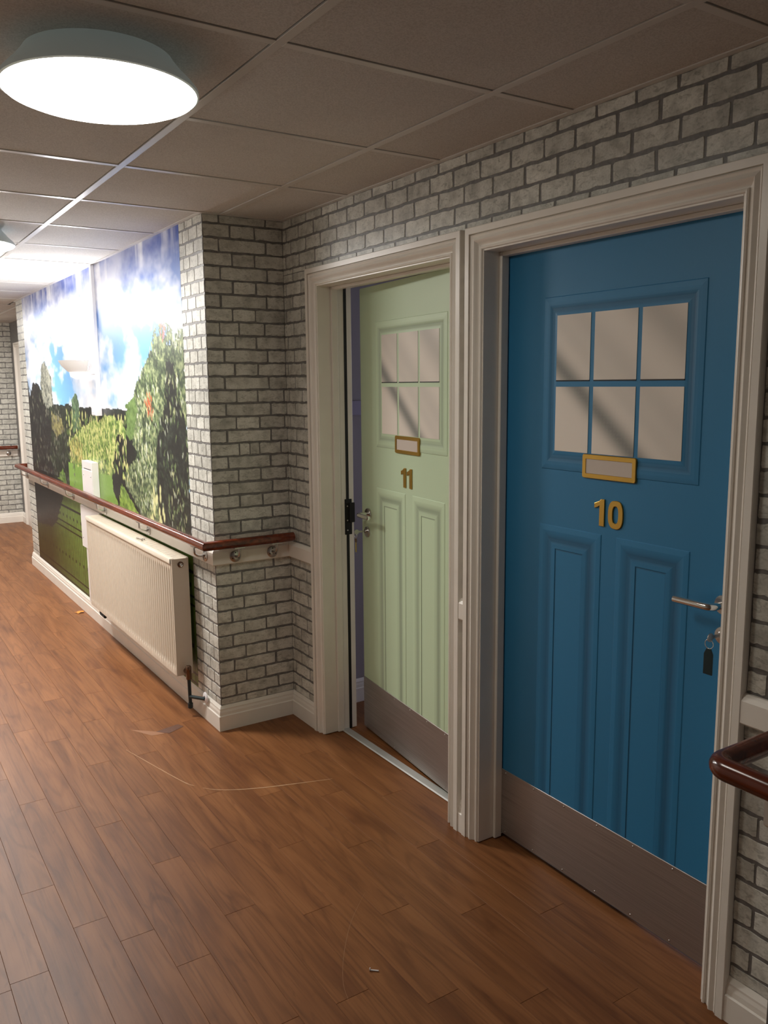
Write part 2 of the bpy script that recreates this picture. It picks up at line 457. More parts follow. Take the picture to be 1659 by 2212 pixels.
def wallpaper_brick():
    k = NT('brick_wallpaper', 0.45, 0.4)
    tc = k.n('ShaderNodeNewGeometry'); sep = k.n('ShaderNodeSeparateXYZ'); k.l(tc.outputs['Position'], sep.inputs[0])
    ad = k.n('ShaderNodeMath', operation='ADD'); k.l(sep.outputs[0], ad.inputs[0]); k.l(sep.outputs[1], ad.inputs[1])
    cb = k.n('ShaderNodeCombineXYZ'); k.l(ad.outputs[0], cb.inputs[0]); k.l(sep.outputs[2], cb.inputs[1])
    b = k.n('ShaderNodeTexBrick', i_Scale=1.0); k.l(cb.outputs[0], b.inputs['Vector'])
    b.inputs['Color1'].default_value = lin(205,203,195); b.inputs['Color2'].default_value = lin(180,178,170); b.inputs['Mortar'].default_value = lin(108,106,104)
    b.inputs['Mortar Size'].default_value = 0.004; b.inputs['Brick Width'].default_value = 0.137; b.inputs['Row Height'].default_value = 0.0594
    k.l(b.outputs['Color'], k.b.inputs['Base Color']); return k.m
M['paper'] = wallpaper_brick()
wl = G(); wl.box(XL-0.1, XL, YB, YF, 0, H+0.02)
tag(wl.build('wall_left', M['paper']), 'brick-paper corridor wall opposite the doors', 'wall', kind='structure')
wb = G(); wb.box(XL-0.1, XA, YB-0.1, YB, 0, H+0.02)
tag(wb.build('wall_back', M['paper']), 'brick-paper corridor end wall behind the viewer', 'wall', kind='structure')

# ---- bricks: shared irregular meshes, one object each
def brick_meshes(n, jx, jz, m):
    out = []
    for i in range(n):
        pts = []
        nx, nz = 6, 2
        ax = [-0.475, -0.30, -0.10, 0.10, 0.30, 0.475]; az = [-0.40, 0.40]
        for a in ax: pts.append((a+random.uniform(-.012,.012), -0.5+random.uniform(0, jz)))
        for b in az: pts.append((0.5-random.uniform(0, jx), b+random.uniform(-.05,.05)))
        for a in ax[::-1]: pts.append((a+random.uniform(-.012,.012), 0.5-random.uniform(0, jz)))
        for b in az[::-1]: pts.append((-0.5+random.uniform(0, jx), b+random.uniform(-.05,.05)))
        k = len(pts)
        vs = [(a*0.985, -1.0, b*0.965) for a, b in pts] + [(a, 0.0, b) for a, b in pts]
        fs = [tuple(range(k))] + [(j, k+j, k+(j+1) % k, (j+1) % k) for j in range(k)]
        g = G(); g.add(vs, fs); o = g.build('brick', m); out.append(o.data); bpy.data.objects.remove(o)
    return out
BR = brick_meshes(20, 0.030, 0.085, M['brick'])
ROW = 0.0594; ZTOP = 2.291
GAPZ, GAPU = 0.0058, 0.0042
def lay(parent, face, u0, u1, z0, z1, joints):
    """face(u,z)->(location, rotation z); joints(row)->sorted joint positions"""
    for r in range(-1, 40):
        zb, zt_ = ZTOP-ROW*(r+1), ZTOP-ROW*r
        a, b = max(zb, z0), min(zt_, z1)
        if b-a < 0.014: continue
        js = [u0]+[j for j in joints(r) if u0+0.012 < j < u1-0.012]+[u1]
        for ua, ub in zip(js[:-1], js[1:]):
            ga = GAPU/2 if ua != u0 else 0.001
            gb = GAPU/2 if ub != u1 else 0.001
            za = a+(GAPZ/2 if a == zb else 0.0005); zb_ = b-(GAPZ/2 if b == zt_ else 0.0005)
            w, h = ub-ua-ga-gb, zb_-za
            if w < 0.008 or h < 0.008: continue
            loc, rz = face((ua+ga+ub-gb)/2, (za+zb_)/2)
            o = bpy.data.objects.new('brick', random.choice(BR)); C.objects.link(o); o.parent = parent
            o.location = loc; o.rotation_euler = (0, 0, rz)
            sx = random.choice((-1, 1))
            o.scale = (w*1.0, 0.0016, h)
            if random.random() < 0.5: o.rotation_euler = (0, PI, rz)
faceA = lambda u, z: ((XA, u, z), -PI/2)
faceP = lambda u, z: ((XP, u, z), -PI/2)
faceR = lambda u, z: ((u, YP0, z), 0.0)
faceF = lambda u, z: ((u, YF, z), 0.0)
rj = random.Random(3)
JA = {}
def joints_A(r):
    if r not in JA:
        off = -0.008 if r % 2 == 0 else -0.0685
        JA[r] = [off+0.1375*k+rj.uniform(-0.010, 0.010) for k in range(-8, 16)]
    return JA[r]
BASE_T = 0.118
BZ0, BZ1 = 0.790, 0.864          # white rail board
co = CW+0.0
lay(wall_right, faceA, OP11[1]+co, YP0, BASE_T, BZ0, joints_A)
lay(wall_right, faceA, OP11[1]+co, YP0, BZ1, 2.090, joints_A)
lay(wall_right, faceA, YN, YP0, 2.090, H, joints_A)
for z0, z1 in ((BASE_T, BZ0), (BZ1, 2.090)):
    lay(wall_right, faceA, OP10[1]+co, OP11[0]-co+0.0, z0, z1, joints_A)
    lay(wall_right, faceA, YN, OP10[0]-co, z0, z1, lambda r: [-0.79, -0.66] if r % 2 else [-0.735])
RA, RB = [0.587, 0.806], [0.642, 0.749, 0.886]
def joints_R(r):
    base = RB if r % 2 == 0 else RA
    if r in (7,): base = [0.575, 0.665, 0.79]
    if r == 16: base = [0.648, 0.705, 0.742, 0.86]
    s = random.Random(r*13+1)
    return [j+s.uniform(-0.006, 0.006) for j in base]
lay(wall_mid, faceR, XP, XA, BASE_T, BZ0, joints_R)
lay(wall_mid, faceR, XP, XA, BZ1, H, joints_R)
def joints_P(r):
    s = random.Random(r*7+5)
    return [j+s.uniform(-0.006, 0.006) for j in ([1.865, 1.968, 2.045] if r % 2 == 0 else [1.915, 2.012])]
MY0, MY1, MZ0 = 2.097, 5.968, 0.105
lay(wall_mid, faceP, YP0, MY0, BASE_T, BZ0, joints_P)
lay(wall_mid, faceP, YP0, MY0, BZ1, H, joints_P)
JF = lambda r: [6.06] if r % 2 else [6.11]
lay(wall_mid, faceP, MY1, YP1, BASE_T, BZ0, JF); lay(wall_mid, faceP, MY1, YP1, BZ1, H, JF)
joints_F = lambda r: [0.893-0.16*k-(0.08 if r % 2 else 0.0) for k in range(12, -1, -1)]
lay(wall_far, faceF, 0.30, XA, BASE_T, BZ0, joints_F); lay(wall_far, faceF, 0.30, XA, BZ1, H, joints_F)

# ------------------------------------------------------------------ skirting boards and rail boards (profiles swept straight)
SK = [(0,0),(0,0.018),(0.070,0.018),(0.074,0.014),(0.088,0.013),(0.098,0.010),(0.104,0.010),(0.112,0.006),(0.118,0.003),(0.118,0)]   # (z, proud)
RB_ = [(BZ0,0),(BZ0,0.017),(BZ0+0.004,0.020),(BZ1-0.016,0.020),(BZ1-0.006,0.014),(BZ1,0.008),(BZ1,0)]
def swept(name, prof, a, b, nrm, m, mitre=(0,0), parent=None):
    """prof (z,d); runs from a to b (xy), d along nrm; mitre extends each end by d*mitre"""
    a = Vector(a); b = Vector(b); t = (b-a).normalized(); n = Vector(nrm); g = G(); k = len(prof); vs = []
    for e, (P, s, mi) in enumerate(((a, -1, mitre[0]), (b, 1, mitre[1]))):
        for z, d in prof:
            q = P+n*d+t*(s*mi*d); vs.append((q.x, q.y, z))
    fs = [tuple(range(k)), tuple(range(2*k-1, k-1, -1))]+[(i, (i+1) % k, k+(i+1) % k, k+i) for i in range(k)]
    return g.add(vs, fs).build(name, m, parent)
def skirt(name, label, runs):
    e = empty(name); tag(e, label, 'skirting board', kind='structure')
    for a, b, n, mi in runs: swept('board', SK, a, b, n, M['white_gloss'], mi, e)
skirt('baseboard_right', 'white moulded skirting at the foot of the door wall', [
    ((XA, OP11[1]+CW), (XA, YP0), (-1,0), (0,-1)), ((XA, OP11[0]-CW), (XA, OP10[1]+CW), (-1,0), (0,0)), ((XA, YN), (XA, OP10[0]-CW), (-1,0), (-1,0))])
skirt('baseboard_middle', 'white moulded skirting wrapping the projecting mural wall', [
    ((XP, YP0), (XP, YP1), (-1,0), (1,1)), ((XP, YP0), (XA, YP0), (0,-1), (1,-1)), ((XP, YP1), (XA, YP1), (0,1), (1,-1))])
skirt('baseboard_far', 'white skirting under the far brick wall', [((XL, YF), (XA, YF), (0,-1), (0,-1)), ((XA, 8.70), (XA, YF), (-1,0), (0,-1))])
skirt('baseboard_near', 'white skirting of the projecting wall at the right edge', [((XP, YB), (XP, YN), (-1,0), (0,1)), ((XP, YN), (XA, YN), (0,1), (1,-1))])
def railboard(name, label, runs):
    e = empty(name); tag(e, label, 'rail board', kind='structure')
    for a, b, n, mi in runs: swept('board', RB_, a, b, n, M['white_gloss'], mi, e)
railboard('trim_1', 'white backing board under the handrail around the projecting wall', [
    ((XP, YP0), (XP, YP1), (-1,0), (1,1)), ((XP, YP0), (XA, YP0), (0,-1), (1,-1)), ((XP, YP1), (XA, YP1), (0,1), (1,-1))])
railboard('trim_2', 'white rail board pieces on the door wall beside the door frames', [
    ((XA, OP11[1]+CW), (XA, YP0), (-1,0), (0,-1)), ((XA, OP11[0]-CW), (XA, OP10[1]+CW), (-1,0), (0,0)), ((XA, YN), (XA, OP10[0]-CW), (-1,0), (-1,0))])
railboard('trim_3', 'white rail board across the far brick wall', [((XL, YF), (XA, YF), (0,-1), (0,-1))])
railboard('trim_4', 'white rail board of the projecting wall at the right edge', [((XP, YB), (XP, YN), (-1,0), (0,1)), ((XP, YN), (XA, YN), (0,1), (1,-1))])

# ------------------------------------------------------------------ door casings and linings
CP = [(0.0,0.0),(0.0,0.006),(0.002,0.0090),(0.006,0.0105),(0.0095,0.0090),(0.0100,0.0050),(0.0125,0.0050),(0.016,0.0065),(0.022,0.0110),(0.026,0.0165),(0.029,0.0185),(0.033,0.0175),(0.040,0.0140),(0.0455,0.0165),(0.0465,0.0185),
      (0.0470,0.0120),(0.0500,0.0120),(0.0505,0.0215),(0.0700,0.0215),(CW,0.0195),(CW,0.0)]
def casing(parent, op, xface, m, top=ZOP):
    k = len(CP)
    def build(pa, pb):
        g = G(); fs = [tuple(range(k)), tuple(range(2*k-1, k-1, -1))]+[(i, (i+1) % k, k+(i+1) % k, k+i) for i in range(k)]
        return auto_smooth(g.add(pa+pb, fs).build('casing', m, parent), 32)
    for y, s in ((op[1], 1), (op[0], -1)):
        build([(xface-d, y+s*u, 0.0) for u, d in CP], [(xface-d, y+s*u, top+u) for u, d in CP])
    build([(xface-d, op[1]+u, top+u) for u, d in CP], [(xface-d, op[0]-u, top+u) for u, d in CP])
def lining(parent, op, m, xs=0.953, xe=0.984, xend=1.058):
    r = 0.005; t = 0.020
    for y, s in ((op[1], 1), (op[0], -1)):
        yi = y-s*r
        g = G(); g.box(XA-0.004, xend, yi, yi+s*t, 0, ZOP+0.015); g.build('lining', m, parent, bevel=0.0015, seg=2)
        g = G(); g.box(xs, xe, yi-s*0.013, yi, 0, ZOP-r); g.build('door_stop', m, parent, bevel=0.003, seg=2)
    zi = ZOP-r
    g = G(); g.box(XA-0.004, xend, op[0]+r, op[1]-r, zi, zi+t); g.build('lining', m, parent, bevel=0.0015, seg=2)
    g = G(); g.box(xs, xe, op[0]+r+0.013, op[1]-r-0.013, zi-0.013, zi); g.build('door_stop', m, parent, bevel=0.003, seg=2)
tr5 = empty('trim_5'); tag(tr5, 'white moulded door frame around the blue door', 'door frame', kind='structure')
casing(tr5, OP10, XA, M['white_gloss']); lining(tr5, OP10, M['white_gloss'])
tr6 = empty('trim_6'); tag(tr6, 'white moulded door frame around the pale green door', 'door frame', kind='structure')
casing(tr6, OP11, XA, M['white_gloss']); lining(tr6, OP11, M['white_gloss'])
yl = OP11[1]-0.005
g = G(); g.box(1.018, 1.032, yl-0.002, yl+0.001, 0.0, ZOP-0.006); g.build('seal_strip', M['black'], tr6)
kp = G(); kp.box(1.010, 1.046, yl-0.004, yl+0.002, 0.925, 1.087); keep = kp.build('lock_keep', M['black'], tr6, bevel=0.002)
kp = G(); kp.box(1.030, 1.058, yl-0.010, yl-0.003, 0.98, 1.07); kp.build('keep_lip', M['black'], keep, bevel=0.002)
for z in (0.945, 0.99, 1.055):
    kp = G(); kp.lathe([(0.0035,0),(0.0035,0.0015),(0.0,0.002)], (1.022, yl-0.004, z), (0,-1,0), 10); kp.build('screw', M['steel'], keep, smooth=True)
th = G(); th.add([(0.976,OP11[0]+0.006,0.0),(0.981,OP11[0]+0.006,0.004),(1.014,OP11[0]+0.006,0.004),(1.019,OP11[0]+0.006,0.0),
                  (0.976,OP11[1]-0.006,0.0),(0.981,OP11[1]-0.006,0.004),(1.014,OP11[1]-0.006,0.004),(1.019,OP11[1]-0.006,0.0)],
                 [(0,1,2,3),(7,6,5,4),(0,4,5,1),(1,5,6,2),(2,6,7,3),(3,7,4,0)])
tag(th.build('trim_7', M['alu']), 'silver metal threshold strip below the pale green door', 'threshold', kind='structure')
# far door frame on the short wall beyond the mural
tr8 = empty('trim_8'); tag(tr8, 'white door frame on the short wall at the far end', 'door frame', kind='structure')
OPF = (7.78, 8.62)
casing(tr8, OPF, XA, M['white_gloss'])
g = G(); g.box(XA-0.006, XA, OPF[0], OPF[1], 0.0, ZOP)
d3 = tag(g.build('door_3', M['white_gloss']), 'plain closed white door at the far end, edge-on behind the mural wall', 'door', kind='structure')

# ------------------------------------------------------------------ doors
def ring_panel(name, parent, m, t0, t1, z0, z1, steps, n0=0.0):
    """printed panel of nested frames: steps (inset, proud, (left,right,top,bottom) tint); t runs along local Y"""
    g = G(); cols = []
    def corners(ins): return (t1-ins, t0+ins, z0+ins, z1-ins)
    for (i0, h0, c0), (i1, h1, c1) in zip(steps[:-1], steps[1:]):
        L0, R0, B0, T0 = corners(i0); L1, R1, B1, T1 = corners(i1)
        xa, xb = -(n0+h0), -(n0+h1)
        for s, q in enumerate(([(xa,L0,B0),(xa,L0,T0),(xb,L1,T1),(xb,L1,B1)], [(xa,R0,T0),(xa,R0,B0),(xb,R1,B1),(xb,R1,T1)],
                               [(xa,L0,T0),(xa,R0,T0),(xb,R1,T1),(xb,L1,T1)], [(xa,R0,B0),(xa,L0,B0),(xb,L1,B1),(xb,R1,B1)])):
            g.add(q, [(0,1,2,3)])
            a, b = c0[s], c1[s]
            cols += [(a,a,a,1),(a,a,a,1),(b,b,b,1),(b,b,b,1)]
    L, R, B, T = corners(steps[-1][0]); x = -(n0+steps[-1][1]); c = steps[-1][2]
    k = c[4] if len(c) > 4 else 1.0
    g.add([(x,L,B),(x,L,T),(x,R,T),(x,R,B)], [(0,1,2,3)]); cols += [(k,k,k,1)]*4
    me = bpy.data.meshes.new(name); me.from_pydata(g.v, [], g.f); me.materials.append(m)
    o = bpy.data.objects.new(name, me); C.objects.link(o); o.parent = parent
    set_print(o, cols); return o

def pane(parent, t0, t1, z0, z1, n0):
    nu, nv = 12, 18; vs = []; cols = []; fs = []
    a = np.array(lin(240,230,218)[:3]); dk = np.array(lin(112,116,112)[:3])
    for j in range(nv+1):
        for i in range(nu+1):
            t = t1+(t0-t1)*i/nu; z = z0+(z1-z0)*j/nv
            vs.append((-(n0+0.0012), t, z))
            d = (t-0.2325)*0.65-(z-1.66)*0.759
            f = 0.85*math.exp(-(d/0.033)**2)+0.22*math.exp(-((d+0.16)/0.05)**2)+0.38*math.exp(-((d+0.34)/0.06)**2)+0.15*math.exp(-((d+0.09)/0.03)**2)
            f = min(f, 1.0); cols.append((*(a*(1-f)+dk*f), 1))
    for j in range(nv):
        for i in range(nu):
            k = j*(nu+1)+i; fs.append((k, k+1, k+nu+2, k+nu+1))
    # edge band
    k0 = len(vs); e = [(-n0, t1, z0), (-n0, t0, z0), (-n0, t0, z1), (-n0, t1, z1)]; c4 = [0, nu, (nv+1)*(nu+1)-1, nv*(nu+1)]
    vs += e; cols += [(0.25,0.25,0.25,1)]*4
    for q in range(4): fs.append((c4[q], k0+q, k0+(q+1) % 4, c4[(q+1) % 4]))
    me = bpy.data.meshes.new('pane'); me.from_pydata(vs, [], fs); me.materials.append(M['pane_print'])
    o = bpy.data.objects.new('pane', me); C.objects.link(o); o.parent = parent; set_print(o, cols); return o

ONE = [(-0.022,0.040),(-0.022,0.024),(-0.014,0.027),(-0.004,0.040),(0.012,0.040),(0.012,-0.040),(-0.006,-0.040),(-0.006,0.018),(-0.012,0.013)]
def digit_one(parent, tc, zc, s=1.0):
    # a runs left->right as seen; left is +t
    fn = lambda a, b, d: (-d, tc-a*s, zc+b*s)
    g = G(); g.prism([(-0.026,0.026),(-0.026,0.011),(-0.012,0.016),(-0.006,0.020),(-0.006,-0.040),(0.013,-0.040),(0.013,0.040),(0.000,0.040),(-0.008,0.033)], fn, 0.0, 0.0045)
    o = g.build('numeral', M['gold'], parent, bevel=0.0010, seg=2); return o
def digit_zero(parent, tc, zc):
    fn = lambda a, b, d: Vector((-d, tc-a, zc+b))
    def outline(rx, rz, n=36):
        out = []
        for k in range(n):
            t = 2*PI*k/n; c, s = math.cos(t), math.sin(t)
            out.append((rx*math.copysign(abs(c)**0.75, c), rz*math.copysign(abs(s)**0.75, s)))
        return out
    O, I = outline(0.028, 0.0415), outline(0.0105, 0.025); n = len(O); g = G(); b = 0.0012
    Oi, Ii = outline(0.028-b, 0.0415-b), outline(0.0105+b, 0.025+b)
    rings = [[fn(a, c, 0) for a, c in O], [fn(a, c, 0.0036) for a, c in O], [fn(a, c, 0.0046) for a, c in Oi], [fn(a, c, 0.0046) for a, c in Ii], [fn(a, c, 0.0036) for a, c in I], [fn(a, c, 0) for a, c in I]]
    fs = []
    for r in range(5):
        for k in range(n): fs.append((r*n+k, r*n+(k+1) % n, (r+1)*n+(k+1) % n, (r+1)*n+k))
    g.add([p for r in rings for p in r], fs); return auto_smooth(g.build('numeral', M['gold'], parent), 35)

def letter_plate(parent, t0, t1, z0, z1):
    pl = G(); n = []
    def rr(a0, a1, b0, b1, r, k=5):
        pts = []
        for cx, cz, s in ((a1-r, b1-r, 0), (a0+r, b1-r, 1), (a0+r, b0+r, 2), (a1-r, b0+r, 3)):
            for i in range(k+1):
                t = PI/2*(s+i/k); pts.append((cx+r*math.cos(t), cz+r*math.sin(t)))
        return pts
    b = 0.0015
    loops = [(rr(t0,t1,z0,z1,0.007),0.0),(rr(t0,t1,z0,z1,0.007),0.0055),(rr(t0+b,t1-b,z0+b,z1-b,0.006),0.007),(rr(t0+0.0135,t1-0.0135,z0+0.0135,z1-0.0135,0.002),0.007),(rr(t0+0.0145,t1-0.0145,z0+0.0145,z1-0.0145,0.002),0.005)]
    k = len(loops[0][0]); vs = []; fs = []
    for pts, d in loops: vs += [(-d, t, z) for t, z in pts]
    for r in range(len(loops)-1):
        for i in range(k): fs.append((r*k+i, r*k+(i+1) % k, (r+1)*k+(i+1) % k, (r+1)*k+i))
    plate = auto_smooth(pl.add(vs, fs).build('name_plate', M['gold'], parent), 35)
    g = G(); g.box(-0.0052, -0.001, t0+0.0135, t1-0.0135, z0+0.0135, z1-0.0135); g.build('card', M['card'], plate)
    return plate

def lever_set(parent, t, z, sgn):
    """rose, neck and lever; sgn +1: lever points to +t"""
    hd = G(); hd.lathe([(0.0,0.0),(0.026,0.0),(0.026,0.006),(0.024,0.009),(0.0,0.010)], (0, t, z), (-1,0,0), 28)
    h = auto_smooth(hd.build('handle_rose', M['steel'], parent), 35)
    pts = [(-0.008,t,z),(-0.030,t,z)]
    for k in range(0, 7):
        a = PI/2*k/6; pts.append((-0.040-0.016*math.sin(a), t+sgn*0.016*(1-math.cos(a)), z))
    pts += [(-0.056,t+sgn*0.06,z),(-0.056,t+sgn*0.112,z)]
    l = G(); l.tube(pts, 0.0095, 16); l.build('lever', M['chrome'], h, smooth=False)
    auto_smooth(h.children[0], 35)
    l = G(); l.lathe([(0.0,0.0025),(0.006,0.0018),(0.0095,0.0)], (-0.056, t+sgn*0.112, z), (0,sgn,0), 16); l.build('lever_cap', M['chrome'], h, smooth=True)
    return h
def lock(parent, t, z):
    g = G(); g.lathe([(0.0,0.0),(0.024,0.0),(0.024,0.005),(0.022,0.008),(0.010,0.009),(0.0,0.009)], (0, t, z), (-1,0,0), 26)
    e = auto_smooth(g.build('escutcheon', M['steel'], parent), 35)
    g = G(); g.lathe([(0.0085,0.0),(0.0085,0.014),(0.007,0.015),(0.0,0.015)], (0, t, z+0.004), (-1,0,0), 18); g.build('cylinder', M['chrome'], e, smooth=False)
    return e

WIN = (-0.2345, 0.2325, 1.392, 1.800)
def door(name, label, loc, rz, tl, tr, m, mp, digits, hinge_left):
    D = empty(name, loc, rz); tag(D, label, 'door', kind='structure')
    ztop = ZOP-0.010
    g = G(); g.box(0.0, 0.044, tr, tl, 0.011, ztop); g.build('leaf', m, D, bevel=0.0012, seg=1)
    # glazed panel print: soft frame then flat
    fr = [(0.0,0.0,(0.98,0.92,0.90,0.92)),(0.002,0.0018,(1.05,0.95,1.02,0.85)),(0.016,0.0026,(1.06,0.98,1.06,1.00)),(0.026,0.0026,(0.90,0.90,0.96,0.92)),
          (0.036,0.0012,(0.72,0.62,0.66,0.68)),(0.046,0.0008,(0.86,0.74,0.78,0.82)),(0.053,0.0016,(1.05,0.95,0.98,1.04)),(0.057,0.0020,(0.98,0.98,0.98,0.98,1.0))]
    w0, w1, w2, w3 = WIN
    P = ring_panel('glazed_panel', D, mp, w0-0.057, w1+0.057, w2-0.060, w3+0.057, fr)
    cols_ = [(0.2325,0.0965),(0.0805,-0.0755),(-0.0905,-0.2345)]
    for a, b in cols_:
        for z0, z1 in ((1.392,1.587),(1.607,1.800)):
            pane(P, b, a, z0, z1, 0.0020)
        ln = G(); ln.box(-0.0036, -0.0020, b, a, 1.6035, 1.607); ln.build('pane_edge', M['black'], P)
    # two tall lower panels
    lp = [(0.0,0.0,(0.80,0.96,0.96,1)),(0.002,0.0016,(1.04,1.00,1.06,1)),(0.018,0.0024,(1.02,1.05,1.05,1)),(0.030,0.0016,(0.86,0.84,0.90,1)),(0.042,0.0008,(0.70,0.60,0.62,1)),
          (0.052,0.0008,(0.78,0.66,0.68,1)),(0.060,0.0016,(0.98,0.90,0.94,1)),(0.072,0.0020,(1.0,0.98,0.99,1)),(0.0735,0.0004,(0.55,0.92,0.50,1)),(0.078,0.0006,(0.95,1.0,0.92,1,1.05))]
    ring_panel('lower_panel', D, mp, 0.0335, 0.2945, 0.02, 1.156, lp)
    ring_panel('lower_panel', D, mp, -0.2745, -0.0235, 0.02, 1.156, lp)
    # kick plate
    g = G(); g.box(-0.0042, 0.0, tr+0.004, tl-0.004, 0.016, 0.256); K = g.build('kick_plate', M['kick'], D, bevel=0.0008, seg=1)
    n = 7
    for i in range(n):
        t = tr+0.03+(tl-tr-0.06)*i/(n-1)
        for z in (0.246, 0.026):
            s = G(); s.lathe([(0.0032,0.0),(0.0032,0.0008),(0.0,0.0018)], (-0.0042, t, z), (-1,0,0), 8); s.build('screw', M['steel'], K, smooth=True)
    letter_plate(D, -0.0895, 0.1125, 1.319, 1.390)
    if digits == '10':
        digit_one(D, 0.036, 1.2215); digit_zero(D, -0.019, 1.2205)
    else:
        digit_one(D, 0.040, 1.2215); digit_one(D, -0.010, 1.2215)
    return D
d10 = door('door_1', 'closed blue door with gold number 10 and steel kick plate', (0.987, -0.0875, 0), 0.0, 0.4645, -0.4405, M['blue'], M['blue_print'], '10', True)
lever_set(d10, -0.385, 1.036, 1); lock(d10, -0.3875, 0.955)
TH = math.radians(5.7)
d11 = door('door_2', 'pale green door with gold number 11, standing slightly open', (0.990+0.463*math.sin(TH), 0.549+0.463*math.cos(TH), 0), -TH, 0.443, -0.452, M['green'], M['green_print'], '11', False)
lever_set(d11, 0.375, 1.028, -1); lock(d11, 0.388, 0.945)

# keys left in the two locks
def key_bunch(name, label, loc, rz, fobm, fob_len, fob_w, shape):
    e = empty(name, loc, rz); tag(e, label, 'keys')
    g = G(); g.box(-0.030, 0.0, -0.0012, 0.0012, -0.004, 0.004); g.build('key_blade', M['steel'], e)
    g = G(); g.lathe([(0.0,-0.0012),(0.0115,-0.0012),(0.0115,0.0012),(0.0,0.0012)], (-0.040, 0, 0), (0,1,0), 20); g.build('key_bow', M['steel'], e)
    pts = [(-0.044+0.0, 0.012*math.sin(t), -0.016+0.012*math.cos(t)) for t in [2*PI*k/20 for k in range(20)]]; pts.append(pts[0])
    g = G(); g.tube(pts, 0.0011, 8, cap=False); g.build('key_ring', M['chrome'], e, smooth=True)
    z = -0.028
    if shape == 'fob':
        g = G(); fn = lambda a, b, d: (-0.044+d, a, b)
        g.prism([(-fob_w/2,z-fob_len),(fob_w/2,z-fob_len),(fob_w/2,z-0.014),(fob_w*0.25,z),(-fob_w*0.25,z),(-fob_w/2,z-0.014)], fn, -0.002, 0.002)
        g.build('fob', fobm, e, bevel=0.001)
    else:
        g = G(); g.box(-0.0452,-0.0428,-0.004,0.004,z-fob_len,z-0.018); g.build('spare_key', fobm, e)
        g = G(); g.lathe([(0.0,-0.0012),(0.010,-0.0012),(0.010,0.0012),(0.0,0.0012)], (-0.044,0,z-0.010), (1,0,0), 18); g.build('spare_bow', M['copper'], e)
    return e
key_bunch('key_bunch', 'key with dark teal fob hanging from the blue door lock', (0.987-0.0155, -0.0875-0.3875, 0.959), 0.0, M['fob'], 0.068, 0.026, 'fob')
kc = Vector((0.990+0.463*math.sin(TH), 0.549+0.463*math.cos(TH), 0.949)) + Matrix.Rotation(-TH, 3, 'Z') @ Vector((-0.0155, 0.388, 0))
key_bunch('key_bunch', 'key with brass spare hanging from the pale green door lock', tuple(kc), -TH, M['brass'], 0.062, 0.02, 'key')

# ------------------------------------------------------------------ bedroom seen through the door gap
rm = G(); rm.box(1.045, 3.7, 1.76, 1.86, 0, 2.38)
wall_room = tag(rm.build('wall_bedroom', M['lilac']), 'lilac bedroom wall seen through the gap of the green door', 'wall', kind='structure')
g = G(); g.box(1.045, 3.7, 1.742, 1.76, 1.45, 1.52); g.build('dado', mat('pale_lilac_trim', lin(160,154,185), 0.6), wall_room, bevel=0.003)
swept('skirting', SK, (1.045, 1.76), (3.7, 1.76), (0,-1), M['white_board'], (0,0), wall_room)
rm = G(); rm.box(1.045, 3.7, -0.2, -0.1, 0, 2.38)
tag(rm.build('wall_bedroom_side', M['lilac']), 'lilac bedroom wall behind the blue door', 'wall', kind='structure')
rm = G(); rm.box(3.6, 3.7, -0.1, 1.76, 0, 0.9); rm.box(3.6, 3.7, -0.1, 1.76, 2.1, 2.38); rm.box(3.6, 3.7, -0.1, 0.2, 0.9, 2.1); rm.box(3.6, 3.7, 1.5, 1.76, 0.9, 2.1)
tag(rm.build('wall_bedroom_end', M['lilac'], fix=False), 'lilac bedroom end wall around the window', 'wall', kind='structure')
we = empty('window_1'); tag(we, 'white framed bedroom window behind the doors', 'window', kind='structure')
for a, b, c, d in ((0.2,0.25,0.9,2.1),(1.45,1.5,0.9,2.1),(0.25,1.45,0.9,0.95),(0.25,1.45,2.05,2.1),(0.83,0.87,0.95,2.05)):
    g = G(); g.box(3.62, 3.68, a, b, c, d); g.build('frame', M['white_plastic'], we)

